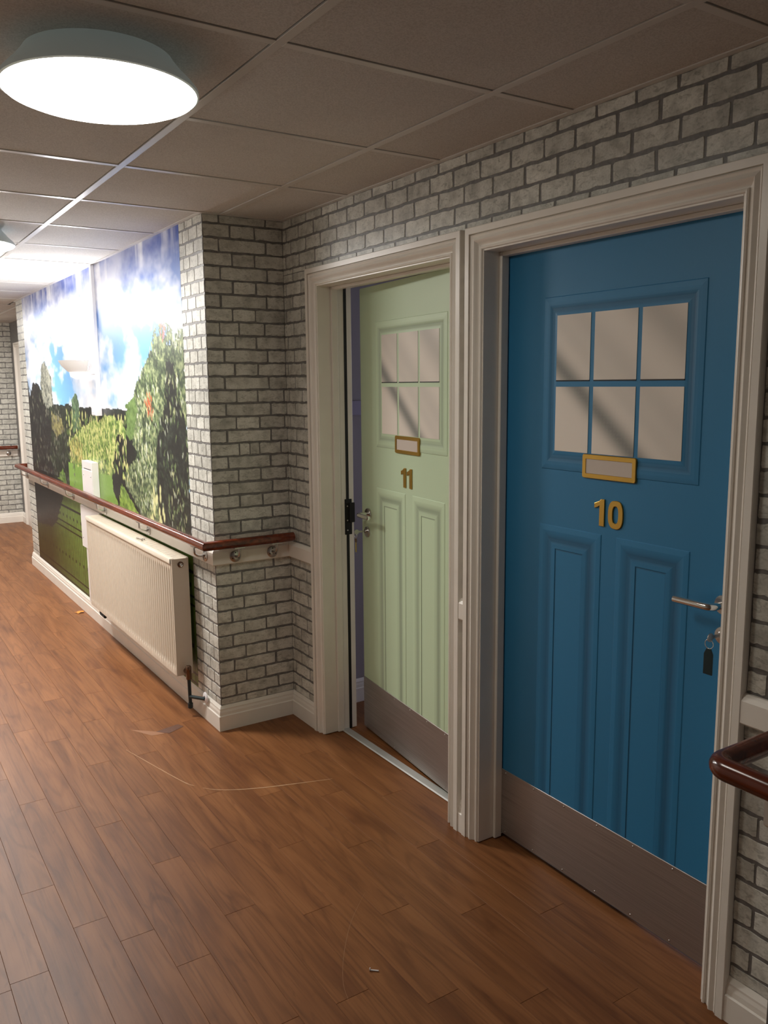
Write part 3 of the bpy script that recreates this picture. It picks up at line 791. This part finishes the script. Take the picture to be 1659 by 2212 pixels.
# ------------------------------------------------------------------ mural (flat print on the wall: a garden under a cloudy sky)
def mural():
    ny, nz = 520, 400
    ys_ = np.linspace(MY0, MY1, ny); zs_ = np.linspace(MZ0, H-0.001, nz)
    Y, Zz = np.meshgrid(ys_, zs_)
    rng = np.random.default_rng(11)
    def vnoise(fy, fz, seed):
        r = np.random.default_rng(seed); n = 256; T = r.random((n, n))
        a = Y*fy; b = Zz*fz; i = np.floor(a).astype(int); j = np.floor(b).astype(int); u = a-i; v = b-j
        u = u*u*(3-2*u); v = v*v*(3-2*v)
        g_ = lambda p, q: T[p % n, q % n]
        return (g_(i,j)*(1-u)+g_(i+1,j)*u)*(1-v)+(g_(i,j+1)*(1-u)+g_(i+1,j+1)*u)*v
    def fbm(fy, fz, seed, o=5):
        s = 0; w = 0; amp = 1
        for k in range(o):
            s = s+amp*vnoise(fy*2**k, fz*2**k, seed+k); w += amp; amp *= 0.55
        return s/w
    L = lambda r, g, b: np.array(lin(r, g, b)[:3])
    img = np.zeros((nz, ny, 3))
    def put(mask, col): 
        m = np.clip(mask, 0, 1)[..., None]; nonlocal_img[0] = nonlocal_img[0]*(1-m)+np.asarray(col)*m
    nonlocal_img = [img]
    def inside(poly):
        m = np.zeros(Y.shape, bool); n = len(poly)
        wob = (fbm(30, 30, 91, 3)-0.5)*0.05; yy = Y+wob; zz = Zz+(fbm(28, 34, 77, 3)-0.5)*0.04
        for k in range(n):
            (y1, z1), (y2, z2) = poly[k], poly[(k+1) % n]
            c = ((z1 > zz) != (z2 > zz)) & (yy < (y2-y1)*(zz-z1)/((z2-z1) if z2 != z1 else 1e-9)+y1)
            m ^= c
        return m.astype(float)
    # sky
    hz = np.clip((Zz-1.45)/0.85, 0, 1)
    blue = (1-hz)[..., None]*L(120,178,222)+hz[..., None]*L(28,70,165)
    cl = fbm(1.5, 3.0, 5, 6); cl2 = fbm(4.5, 7.0, 25, 4)
    dens = np.clip((cl*0.72+cl2*0.28-0.405+0.06*(1-hz))*6.0, 0, 1)
    dens = np.clip(dens-0.75*np.clip((Y-3.9)/0.5, 0, 1)*np.clip((2.0-Zz)/0.12, 0, 1)*np.clip((0.72-cl2)*2.2, 0, 1), 0, 1)   # bluer gap in the clouds
    # streaks hanging from the top
    stv = fbm(9, 1.3, 33, 4); dens = np.clip(dens*(1-0.55*np.clip((Zz-2.12)/0.15, 0, 1))+np.clip((Zz-2.15)/0.15, 0, 1)*np.clip((stv-0.56)*4, 0, 0.55), 0, 1)
    white = (0.82+0.5*np.clip(cl2-0.3, 0, 0.6))[..., None]*L(240,242,250)
    put(np.ones(Y.shape), blue); put(dens, np.clip(white, 0, 0.92))
    # foliage colours
    f1 = fbm(26, 30, 41, 4); f2 = fbm(70, 80, 61, 3)
    def foliage(mask, dark, mid, light, bias=0.0):
        t = np.clip((f1*0.55+f2*0.45-0.32+bias)*2.6, 0, 1)[..., None]
        col = np.where(t < 0.5, dark*(1-2*t)+mid*2*t, mid*(2-2*t)+light*(2*t-1)); put(mask, col)
    hedge = ((Zz < 1.452+0.02*vnoise(20, 1, 8)) & (Zz > 0.86) & (Y > 2.6)).astype(float)
    foliage(hedge, L(14,18,16), L(30,38,30), L(62,78,52), -0.10)
    foliage(inside([(5.968,1.70),(5.90,1.52),(5.73,1.63),(5.55,1.63),(5.43,1.57),(5.34,1.49),(5.18,1.41),(5.12,1.30),(5.2,1.09),(5.19,0.95),(5.07,0.86),(5.968,0.86)]), L(16,14,14), L(34,32,30), L(78,74,66), -0.12)
    foliage(inside([(5.44,1.60),(5.36,1.755),(5.24,1.80),(5.12,1.74),(5.01,1.67),(5.01,1.52),(4.98,1.46),(5.25,1.43),(5.37,1.49)]), L(58,58,56), L(104,106,96), L(150,150,136), 0.06)
    foliage(inside([(5.12,1.44),(4.62,1.45),(4.616,1.48),(4.437,1.47),(4.41,1.40),(4.47,1.14),(4.59,1.08),(4.60,0.86),(5.1,0.86),(5.19,1.12)]), L(18,22,16), L(34,42,28), L(60,70,44), -0.06)
    foliage(inside([(5.1,1.40),(4.75,1.36),(4.70,1.27),(4.95,1.22),(5.1,1.27)]), L(70,62,44), L(112,108,66), L(150,140,96), 0.0)
    foliage(inside([(4.40,1.50),(4.28,1.56),(4.20,1.50),(4.20,1.30),(4.42,1.28)]), L(44,60,44), L(78,104,74), L(120,148,110), 0.0)
    # lawn
    lawn = ((Zz < 1.055) & (Y > 3.2) & (Y < 4.62)).astype(float)*(Zz > 0.60)
    put(lawn, (0.85+0.3*f2)[..., None]*L(124,160,72))
    foliage(inside([(4.434,1.245),(4.143,1.318),(3.90,1.37),(3.717,1.38),(3.455,1.43),(3.225,1.40),(3.088,1.339),(3.2,1.255),(3.42,1.05),(3.827,1.045),(4.338,1.047),(4.57,1.055)]), L(40,58,26), L(112,142,62), L(202,206,128), 0.06)
    foliage(inside([(4.55,1.20),(4.30,1.26),(4.15,1.20),(4.2,1.08),(4.5,1.06)]), L(60,66,34), L(140,140,74), L(206,188,112), 0.05)
    foliage(inside([(3.083,1.489),(2.907,1.55),(2.80,1.50),(2.80,1.30),(3.096,1.30)]), L(66,88,44), L(88,114,58), L(112,138,78), 0.05)
    foliage(inside([(3.318,1.302),(3.209,1.317),(3.0,1.29),(2.95,1.148),(2.90,0.95),(2.85,0.87),(3.348,0.87),(3.443,0.957),(3.464,1.038),(3.375,1.199)]), L(10,13,12), L(20,25,20), L(48,56,40), -0.12)
    foliage(inside([(3.268,1.03),(3.35,0.86),(2.92,0.86)]), L(70,94,36), L(120,150,60), L(166,186,92), 0.02)
    foliage(inside([(4.829,0.99),(5.085,0.87),(4.72,0.86),(4.765,0.96)]), L(52,78,30), L(88,120,48), L(128,152,76), 0.02)
    # big variegated shrub
    shp = [(2.10,1.87),(2.178,1.86),(2.22,1.80),(2.264,1.88),(2.34,1.91),(2.46,1.90),(2.523,1.89),(2.592,1.776),(2.745,1.69),(2.844,1.629),(2.919,1.552),(2.874,1.461),(2.957,1.343),(3.002,1.27),(2.899,1.229),(3.041,1.148),(3.177,1.089),(3.181,1.024),(3.027,0.957),(2.882,0.86),(2.09,0.86),(2.09,1.87)]
    sh = inside(shp)*((f2*0.5+f1*0.5+np.clip((1.85-Zz)*3, 0, 0.4)) > 0.44)
    foliage(sh, L(26,32,26), L(72,88,60), L(150,160,116), 0.02)
    dk_ = inside([(2.568,1.295),(2.40,1.50),(2.36,1.72),(2.25,1.70),(2.206,1.596),(2.12,1.4),(2.09,1.0),(2.09,0.86),(2.603,0.86)])
    foliage(dk_, L(16,18,16), L(28,32,28), L(56,64,52), -0.04)
    img_ = nonlocal_img[0]
    dy = ys_[1]-ys_[0]; dz = zs_[1]-zs_[0]
    def leaf(yc, zc, ln, w, ang, col):
        r = ln; i0, i1 = int((yc-r-MY0)/dy), int((yc+r-MY0)/dy)+2; j0, j1 = int((zc-r-MZ0)/dz), int((zc+r-MZ0)/dz)+2
        i0, j0 = max(i0, 0), max(j0, 0); i1, j1 = min(i1, ny), min(j1, nz)
        if i1 <= i0 or j1 <= j0: return
        yy = Y[j0:j1, i0:i1]-yc; zz = Zz[j0:j1, i0:i1]-zc; c, s = math.cos(ang), math.sin(ang)
        u = yy*c+zz*s; v = -yy*s+zz*c
        m = np.clip(1.6-1.6*((u/ln)**2+(v/w)**2), 0, 1)[..., None]
        img_[j0:j1, i0:i1] = img_[j0:j1, i0:i1]*(1-m)+np.asarray(col)*m
    pal = [L(150,162,112), L(196,198,150), L(88,110,70), L(120,140,90), L(206,212,188), L(60,78,52)]
    clump = fbm(9, 10, 141, 3)
    for k in range(4200):
        yc = rng.uniform(2.11, 3.15); zc = rng.uniform(0.86, 1.9)
        i, j = int((yc-MY0)/dy), int((zc-MZ0)/dz)
        if sh[min(j, nz-1), min(i, ny-1)] < 0.5: continue
        if clump[min(j, nz-1), min(i, ny-1)] < rng.uniform(0.36, 0.62): continue
        dark = dk_[min(j, nz-1), min(i, ny-1)] > 0.5
        if dark and rng.random() < 0.72: continue
        col = pal[rng.integers(0, 6)]*(0.75 if dark else 1.0)*rng.uniform(0.7, 1.1)
        leaf(yc, zc, rng.uniform(0.012, 0.03), rng.uniform(0.004, 0.008), rng.uniform(0.9, 2.3), col)
    for k in range(900):      # grey-green glints on the dark trees and hedges
        yc = rng.uniform(4.4, 5.95); zc = rng.uniform(0.87, 1.60)
        i, j = min(int((yc-MY0)/dy), ny-1), min(int((zc-MZ0)/dz), nz-1)
        if zc > 1.45 and yc < 5.3: continue
        if clump[j, i] < rng.uniform(0.45, 0.70): continue
        leaf(yc, zc, rng.uniform(0.012, 0.03), rng.uniform(0.006, 0.012), rng.uniform(0.9, 2.2), [L(70,70,62), L(96,98,84), L(52,62,42), L(120,116,98)][rng.integers(0, 4)])
    for k in range(30): leaf(rng.normal(2.66, 0.035), rng.normal(1.50, 0.035), 0.02, 0.006, rng.uniform(1, 2.2), L(176,84,52))
    for k in range(14): leaf(rng.normal(2.38, 0.04), rng.normal(1.88, 0.03), 0.02, 0.006, rng.uniform(1, 2.2), L(178,96,88))
    for k in range(26): leaf(rng.normal(2.62, 0.06), rng.normal(0.93, 0.05), 0.03, 0.016, rng.uniform(1, 2.2), L(208,206,150))
    for k in range(500):   # pale flower spikes in the middle border
        yc = rng.uniform(3.1, 4.6); zc = rng.uniform(1.06, 1.42)
        leaf(yc, zc, rng.uniform(0.01, 0.03), rng.uniform(0.006, 0.014), rng.uniform(1.2, 2.0), [L(186,196,118), L(122,150,74), L(210,204,140), L(80,104,56)][rng.integers(0, 4)])
    nonlocal_img[0] = img_
    # meadow and fence below the rail
    low = (Zz < 0.80).astype(float); gl = np.clip((5.4-Y)/1.2, 0, 1)[..., None]; gz = np.clip((0.8-Zz)/0.6, 0, 1)[..., None]
    grass = (L(62,64,30)*(1-gl)+L(118,150,66)*gl)*(0.7+0.6*f1)[..., None]*(1-0.25*gz)
    put(low, grass)
    foliage(inside([(5.968,0.90),(4.844,0.90),(4.86,0.776),(5.0,0.673),(5.12,0.569),(5.336,0.474),(5.968,0.43)]), L(16,13,12), L(30,25,23), L(48,42,36), -0.05)
    blk = L(16,16,14); fence = (Zz < 0.70)
    for z, w in ((0.700,0.013),(0.575,0.008),(0.530,0.008),(0.180,0.008),(0.132,0.008)):
        put(((np.abs(Zz-z) < w/1.4) & (Y < 5.968)).astype(float), blk)
    bars = (np.abs(((Y-2.1) % 0.055)-0.0275) < 0.008) & fence
    put(bars*0.55, blk)
    for z in (0.630, 0.318):
        put(((np.abs(((Y-2.1) % 0.11)-0.055) < 0.014) & (np.abs(Zz-z) < 0.010)).astype(float)*0.9, blk)
    out = np.clip(nonlocal_img[0], 0.004, 0.93)
    vs = np.stack([np.full(Y.size, XP-0.0012), Y.ravel(), Zz.ravel()], 1)
    idx = np.arange(ny*nz).reshape(nz, ny)
    q = np.stack([idx[:-1, :-1], idx[1:, :-1], idx[1:, 1:], idx[:-1, 1:]], -1).reshape(-1, 4)
    me = bpy.data.meshes.new('garden_mural')
    me.vertices.add(len(vs)); me.vertices.foreach_set('co', vs.astype(np.float32).ravel())
    me.loops.add(q.size); me.loops.foreach_set('vertex_index', q.astype(np.int32).ravel())
    me.polygons.add(len(q)); me.polygons.foreach_set('loop_start', np.arange(0, q.size, 4, dtype=np.int32)); me.polygons.foreach_set('loop_total', np.full(len(q), 4, dtype=np.int32))
    me.update(); me.validate(); me.materials.append(M['mural'])
    o = bpy.data.objects.new('garden_mural', me); C.objects.link(o)
    set_print(o, np.concatenate([out.reshape(-1, 3), np.ones((ny*nz, 1))], 1))
    return tag(o, 'photographic garden mural with cloudy sky, shrubs and fence on the projecting wall', 'mural')
mural()

# ------------------------------------------------------------------ ceiling lights
def ceiling_light(y, label, x=-0.305):
    e = empty('ceiling_light', (x, y, H)); tag(e, label, 'ceiling light', 'round ceiling lights along the corridor')
    return e
lb = G(); lb.lathe([(0.0,0.004),(0.160,0.004),(0.166,-0.006),(0.186,-0.030),(0.208,-0.052),(0.216,-0.062),(0.2165,-0.070),(0.212,-0.072)], (0,0,0), seg=64)
ld = G(); ld.lathe([(0.212,-0.0715),(0.205,-0.078),(0.185,-0.086),(0.14,-0.094),(0.08,-0.0985),(0.0,-0.100)], (0,0,0), seg=64)
first = None
for y, lab in ((0.29, 'large round ceiling light nearest the viewer, above the blue door'), (2.69, 'second round ceiling light, cut by the left edge of the picture'),
               (5.09, 'third round ceiling light, opposite the far half of the mural'), (7.49, 'fourth round ceiling light, nearest the far wall')):
    e = ceiling_light(y, lab)
    if first is None:
        b = auto_smooth(lb.build('lamp_base', M['lamp_body'], e), 40); d = ld.build('diffuser', M['lamp_glow_near'], e, smooth=True); first = (b, d)
    else:
        c = first[0].copy(); C.objects.link(c); c.parent = e
        ld.build('diffuser', M['lamp_glow'], e, smooth=True)

# ------------------------------------------------------------------ wall uplighter, trunking, switch box
e = empty('wall_light', (XP, 4.0, 1.765)); tag(e, 'white bowl wall uplighter glowing on the garden mural', 'wall light')
r = 0.155
prof = [(0.020,-0.098),(0.060,-0.092),(0.100,-0.070),(0.135,-0.035),(r,0.0),(r-0.006,0.0),(0.128,-0.034),(0.094,-0.066),(0.056,-0.086),(0.020,-0.090)]
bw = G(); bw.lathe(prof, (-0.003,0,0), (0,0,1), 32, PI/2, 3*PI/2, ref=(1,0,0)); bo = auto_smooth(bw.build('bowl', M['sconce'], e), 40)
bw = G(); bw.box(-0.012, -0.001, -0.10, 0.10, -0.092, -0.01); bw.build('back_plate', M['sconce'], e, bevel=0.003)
bw = G(); bw.lathe([(0.085,-0.086),(0.080,-0.103),(0.055,-0.117),(0.0,-0.124)], (-0.003,0,0), (0,0,1), 28, PI/2, 3*PI/2, ref=(1,0,0)); bw.build('lower_lens', M['lens'], e, smooth=True)
bw = G(); bw.tube([(-0.062,-0.055,-0.028),(-0.062,0.055,-0.028)], 0.014, 14); bw.build('bulb', M['bulb'], e, smooth=True)

e = empty('cable_trunking', (XP, 3.62, 0)); tag(e, 'narrow white cable trunking running down the mural to a switch box', 'trunking')
g = G(); g.box(-0.022, -0.0015, -0.020, 0.020, 1.482, H-0.002); g.build('trunk', M['trunk'], e, bevel=0.002)
g = G(); g.box(-0.018, -0.0015, 0.020, 0.235, 1.672, 1.698); g.build('branch', M['trunk'], e, bevel=0.002)
e2 = empty('switch_box', (XP, 3.645, 1.45)); tag(e2, 'small square white switch box at the foot of the trunking', 'switch box')
g = G(); g.box(-0.042, -0.0015, -0.045, 0.045, -0.034, 0.032); g.build('box', M['white_plastic'], e2, bevel=0.003)
g = G(); g.box(-0.046, -0.042, -0.038, 0.038, -0.028, 0.026); fp = g.build('face_plate', M['white_plastic'], e2, bevel=0.0015)
g = G(); g.box(-0.049, -0.046, -0.012, 0.012, -0.014, 0.012); g.build('rocker', M['white_plastic'], fp, bevel=0.001)

# ------------------------------------------------------------------ white pipe boxing behind the handrail
e = empty('pipe_boxing', (XP, 0, 0)); tag(e, 'white pipe boxing with hatch behind the handrail left of the radiator', 'boxing')
g = G(); g.box(-0.045, -0.0022, 3.77, 4.03, BZ1+0.002, 1.112); g.build('cover', M['white_board'], e, bevel=0.002)
g = G(); g.box(-0.048, -0.045, 3.775, 4.025, BZ1+0.006, 1.055); hp = g.build('hatch', M['white_board'], e, bevel=0.001)
for y in (3.80, 3.985):
    s = G(); s.lathe([(0.005,0),(0.005,0.0012),(0.0,0.003)], (-0.048, y, 1.02), (-1,0,0), 10); s.build('screw', M['steel'], hp, smooth=True)
g = G(); g.box(-0.0458, -0.0445, 3.80, 3.98, 1.062, 1.066); g.build('slot', M['gap'], e)
g = G(); g.box(-0.026, -0.0022, 3.74, 4.235, 0.497, BZ0-0.001); lo = g.build('lower_panel', M['white_board'], e, bevel=0.0015)
for z in (0.56,):
    s = G(); s.lathe([(0.005,0),(0.005,0.0012),(0.0,0.003)], (-0.026, 4.20, z), (-1,0,0), 10); s.build('screw', M['steel'], lo, smooth=True)
g = G(); g.box(-0.022, -0.0022, 3.74, 4.145, 0.119, 0.497); g.build('lower_board', M['white_board'], e, bevel=0.0015)

# ------------------------------------------------------------------ radiator
def radiator():
    X0, X1, Y0, Y1, Z0, Z1 = 0.400, 0.484, 2.085, 3.725, 0.198, 0.783
    e = empty('radiator', ((X0+X1)/2, (Y0+Y1)/2, 0)); tag(e, 'long cream ribbed panel radiator under the mural handrail', 'radiator')
    ox, oy = e.location.x, e.location.y
    def bld(g, *a, **k):
        g.v = [(x-ox, y-oy, z) for x, y, z in g.v]; return g.build(*a, **k)
    # fluted front
    nf = 48; per = 8; ys_ = np.linspace(Y0+0.012, Y1-0.012, nf*per+1)
    zz = [Z0, Z0+0.004, Z0+0.034, Z0+0.046, Z0+0.058, Z1-0.075, Z1-0.063, Z1-0.052, Z1-0.030, Z1-0.026, Z1-0.024, Z1-0.004, Z1]
    amp = [0,0,0,0.6,1,1,0.6,0,0,0,0,0,0]; base = [0.006,0,0,0,0,0,0,0,0,-0.0,-0.006,-0.006,-0.002]
    vs = []; fs = []
    for z, a, b in zip(zz, amp, base):
        for i, y in enumerate(ys_):
            ph = (i % per)/per; f = min(1.0, 1.5*(0.5-0.5*math.cos(2*PI*ph)))
            vs.append((X0+b+0.014*a*(1-f), y, z))
    n = len(ys_)
    for j in range(len(zz)-1):
        for i in range(n-1): fs.append((j*n+i, (j+1)*n+i, (j+1)*n+i+1, j*n+i+1))
    g = G(); g.add(vs, fs); auto_smooth(bld(g, 'front_panel', M['radiator'], e), 50)
    for y0, y1 in ((Y0, Y0+0.012), (Y1-0.012, Y1)):
        g = G(); g.box(X0+0.001, X1, y0, y1, Z0+0.002, Z1-0.002); bld(g, 'end_panel', M['radiator'], e, bevel=0.002)
    g = G(); g.box(X1-0.004, X1, Y0+0.012, Y1-0.012, Z0+0.004, Z1-0.004); bld(g, 'back_panel', M['radiator'], e)
    g = G(); g.box(X0-0.002, X0+0.014, Y0+0.004, Y1-0.004, Z1-0.006, Z1); g.box(X1-0.010, X1, Y0+0.004, Y1-0.004, Z1-0.006, Z1)
    nb = 62
    for k in range(nb):
        y = Y0+0.012+(Y1-Y0-0.024)*(k+0.5)/nb; g.box(X0+0.014, X1-0.010, y-0.0098, y+0.0098, Z1-0.005, Z1-0.002)
    bld(g, 'top_grille', M['radiator'], e, fix=False)
    g = G(); g.lathe([(0.0,0.0),(0.0145,0.0),(0.0145,0.005),(0.010,0.006)], (0.443, Y0, 0.752), (0,-1,0), 20)
    p = bld(g, 'blanking_plug', M['copper'], e, smooth=False); auto_smooth(p, 35)
    g = G(); g.lathe([(0.0095,0.005),(0.0095,0.011),(0.005,0.012),(0.005,0.008),(0.0,0.008)], (0.443, Y0, 0.752), (0,-1,0), 18); q = bld(g, 'vent_key', M['chrome'], p); auto_smooth(q, 35)
    # valve, tail pipe and tee at the near end
    g = G(); g.tube([(0.447, Y0, 0.222), (0.447, Y0-0.036, 0.222)], 0.013, 16); g.tube([(0.447, Y0-0.036, 0.188), (0.447, Y0-0.036, 0.238)], [0.0135, 0.0135], 6)
    v = bld(g, 'valve', M['copper'], e, fix=False)
    g = G(); g.lathe([(0.0,0.018),(0.010,0.018),(0.014,0.012),(0.014,0.0),(0.0,0.0)], (0.447, Y0-0.036, 0.238), (0,0,1), 14); auto_smooth(bld(g, 'valve_cap', M['copper'], v), 35)
    g = G(); g.tube([(0.447, Y0-0.036, 0.190), (0.4495, Y0-0.036, 0.040)], 0.0085, 14); g.tube([(0.449, Y0-0.036, 0.066), (0.449, Y0-0.036, 0.044)], 0.0125, 14)
    g.tube([(0.448, Y0-0.038, 0.100), (0.490, 1.955, 0.108)], 0.0085, 14); auto_smooth(bld(g, 'pipe', M['pipe'], e, fix=False), 40)
    g = G(); g.lathe([(0.009,-0.001),(0.026,-0.001),(0.027,0.002),(0.024,0.005),(0.009,0.007)], (0.4935, 1.955, 0.115), (-1,0,0), 24); auto_smooth(bld(g, 'pipe_collar', M['white_plastic'], e), 40)
    g = G(); g.tube([(0.447, Y1-0.05, 0.205), (0.447, Y1-0.05, 0.150), (0.447, Y1-0.06, 0.142), (0.447, Y1-0.15, 0.142)], 0.010, 12); auto_smooth(bld(g, 'pipe', M['pipe'], e), 40)
    for yb in (2.5, 3.3):
        g = G(); g.box(0.484, 0.511, yb, yb+0.03, 0.30, 0.70); bld(g, 'wall_bracket', M['radiator'], e)
radiator()
# small grey clip lying on top of the radiator
g = G(); g.tube([(0.425,2.72,0.7875),(0.432,2.70,0.7885),(0.436,2.67,0.7885),(0.430,2.645,0.7875)], 0.0035, 10); g.tube([(0.43,2.71,0.7875),(0.44,2.68,0.7885),(0.449,2.655,0.7875)], 0.003, 10)
tag(g.build('clip', mat('grey_plastic', lin(150,142,130), 0.5), fix=False), 'small grey clip lying on top of the cream radiator', 'clip')

# ------------------------------------------------------------------ handrails
RZ = 0.895; RR = 0.0215
def bracket(parent, px, py, nx, ny):
    """plate on the board at (px,py); (nx,ny) points out of the wall"""
    n = Vector((nx, ny, 0)); P = Vector((px, py, 0.825))
    ox, oy = parent.location.x, parent.location.y
    L = lambda g: setattr(g, 'v', [(x-ox, y-oy, z) for x, y, z in g.v])
    arm = G(); pts = []
    d = 0.052
    pts.append(tuple(P+n*0.004))
    for k in range(9):
        a = PI/2*k/8; pts.append(tuple(P+n*(0.014+(d-0.014)*math.sin(a))+Vector((0,0,0.024*(1-math.cos(a))))))
    pts.append(tuple(P+n*d+Vector((0,0,RZ-RR-0.825-0.002))))
    arm.tube(pts, 0.0058, 12); L(arm); b = auto_smooth(arm.build('bracket', M['steel'], parent), 40)
    pl = G(); pl.lathe([(0.0,0.0),(0.0265,0.0),(0.027,0.004),(0.024,0.0065),(0.0,0.0075)], tuple(P), (nx, ny, 0), 26); L(pl); plate = auto_smooth(pl.build('fixing_plate', M['steel'], b), 40)
    tx = Vector((-ny, nx, 0))
    for k in range(3):
        a = PI/2+2*PI*k/3; q = P+n*0.007+tx*(0.017*math.cos(a))+Vector((0,0,0.017*math.sin(a)))
        s = G(); s.lathe([(0.0032,0.0),(0.0030,0.001),(0.0,0.0014)], tuple(q), (nx, ny, 0), 8); L(s); s.build('screw', M['black'], b, smooth=True)
    sd = G(); c = P+n*d; t = tx*0.026
    w = n*0.010
    sd.box(0,0,0,0,0,0); sd = G()
    zt_ = RZ-RR+0.002; zb = zt_-0.006
    q = [c-t-w, c+t-w, c+t+w, c-t+w]
    sd.add([(p.x, p.y, zb) for p in q]+[(p.x, p.y, zt_) for p in q], [(0,1,2,3),(7,6,5,4),(0,4,5,1),(1,5,6,2),(2,6,7,3),(3,7,4,0)])
    L(sd); sd.build('saddle', M['steel'], b, bevel=0.0015)
def handrail(name, label, pts, brs, group):
    e = empty(name, (pts[0][0], pts[0][1], 0)); tag(e, label, 'handrail', group)
    ox, oy = pts[0]
    for a, b in ((0, len(pts)),):
        g = G(); g.tube([(x-ox, y-oy, RZ) for x, y in pts], RR, 24); auto_smooth(g.build('rail', M['mahogany'], e), 40)
    for b in brs: bracket(e, *b)
    return e
bx_, by_ = XP-0.020, YP0-0.020
xr, yr = bx_-0.052, by_-0.052
HG = 'mahogany handrails along the corridor'
handrail('handrail', 'long mahogany handrail along the mural wrapping the brick corner', [(0.872, yr), (xr, yr), (xr, YP1+0.072), (0.872, YP1+0.072)],
         [(bx_, 1.876, -1, 0), (bx_, 2.708, -1, 0), (bx_, 3.585, -1, 0), (bx_, 4.434, -1, 0), (bx_, 5.294, -1, 0), (bx_, 6.14, -1, 0), (0.600, by_, 0, -1), (0.786, by_, 0, -1), (0.70, YP1+0.020, 0, 1)], HG)
arc = [(xr, -1.35)]
cx, cy, rr_ = xr+0.03, (YN+0.092)-0.03, 0.03
arc = [(xr, -1.8)]+[(cx-rr_*math.cos(a), cy+rr_*math.sin(a)) for a in [PI/2*k/6 for k in range(7)]]+[(0.872, YN+0.092)]
handrail('handrail', 'nearest mahogany handrail corner in front of the blue door frame', arc, [(bx_, -1.25, -1, 0), (0.74, YN+0.020, 0, 1)], HG)
handrail('handrail', 'short stretch of mahogany handrail on the far brick wall', [(XL+0.1, YF-0.072), (0.868, YF-0.072)], [(0.775, YF-0.020, 0, -1), (0.0, YF-0.020, 0, -1)], HG)

# ------------------------------------------------------------------ bits on the floor
g = G(); lo = []
for k in range(18):
    a = 2*PI*k/18; rr_ = 0.030*(0.55+0.45*abs(math.sin(2.5*a+0.4))); lo.append((rr_*math.cos(a)*1.2, rr_*math.sin(a), 0.003+0.006*abs(math.sin(a*1.5))))
g.add([(0,0,0.006)]+lo, [(0, k+1, (k+1) % 18+1) for k in range(18)]+[tuple(range(18, 0, -1))])
lf = g.build('fallen_leaf', M['leaf'], fix=False); lf.location = (0.452, 4.31, 0.0); tag(lf, 'crumpled orange leaf on the floor by the skirting', 'leaf')
g = G(); g.tube([(0.226,0.038,0.0022),(0.243,0.023,0.0022)], 0.0020, 8); g.lathe([(0.0,-0.001),(0.0045,-0.001),(0.0045,0.001),(0.0,0.001)], (0.225,0.039,0.0046), (0.75,-0.66,0), 10)
tag(g.build('wall_plug', M['white_plastic'], fix=False), 'tiny pale wall plug lying on the floor in front of the blue door', 'wall plug')
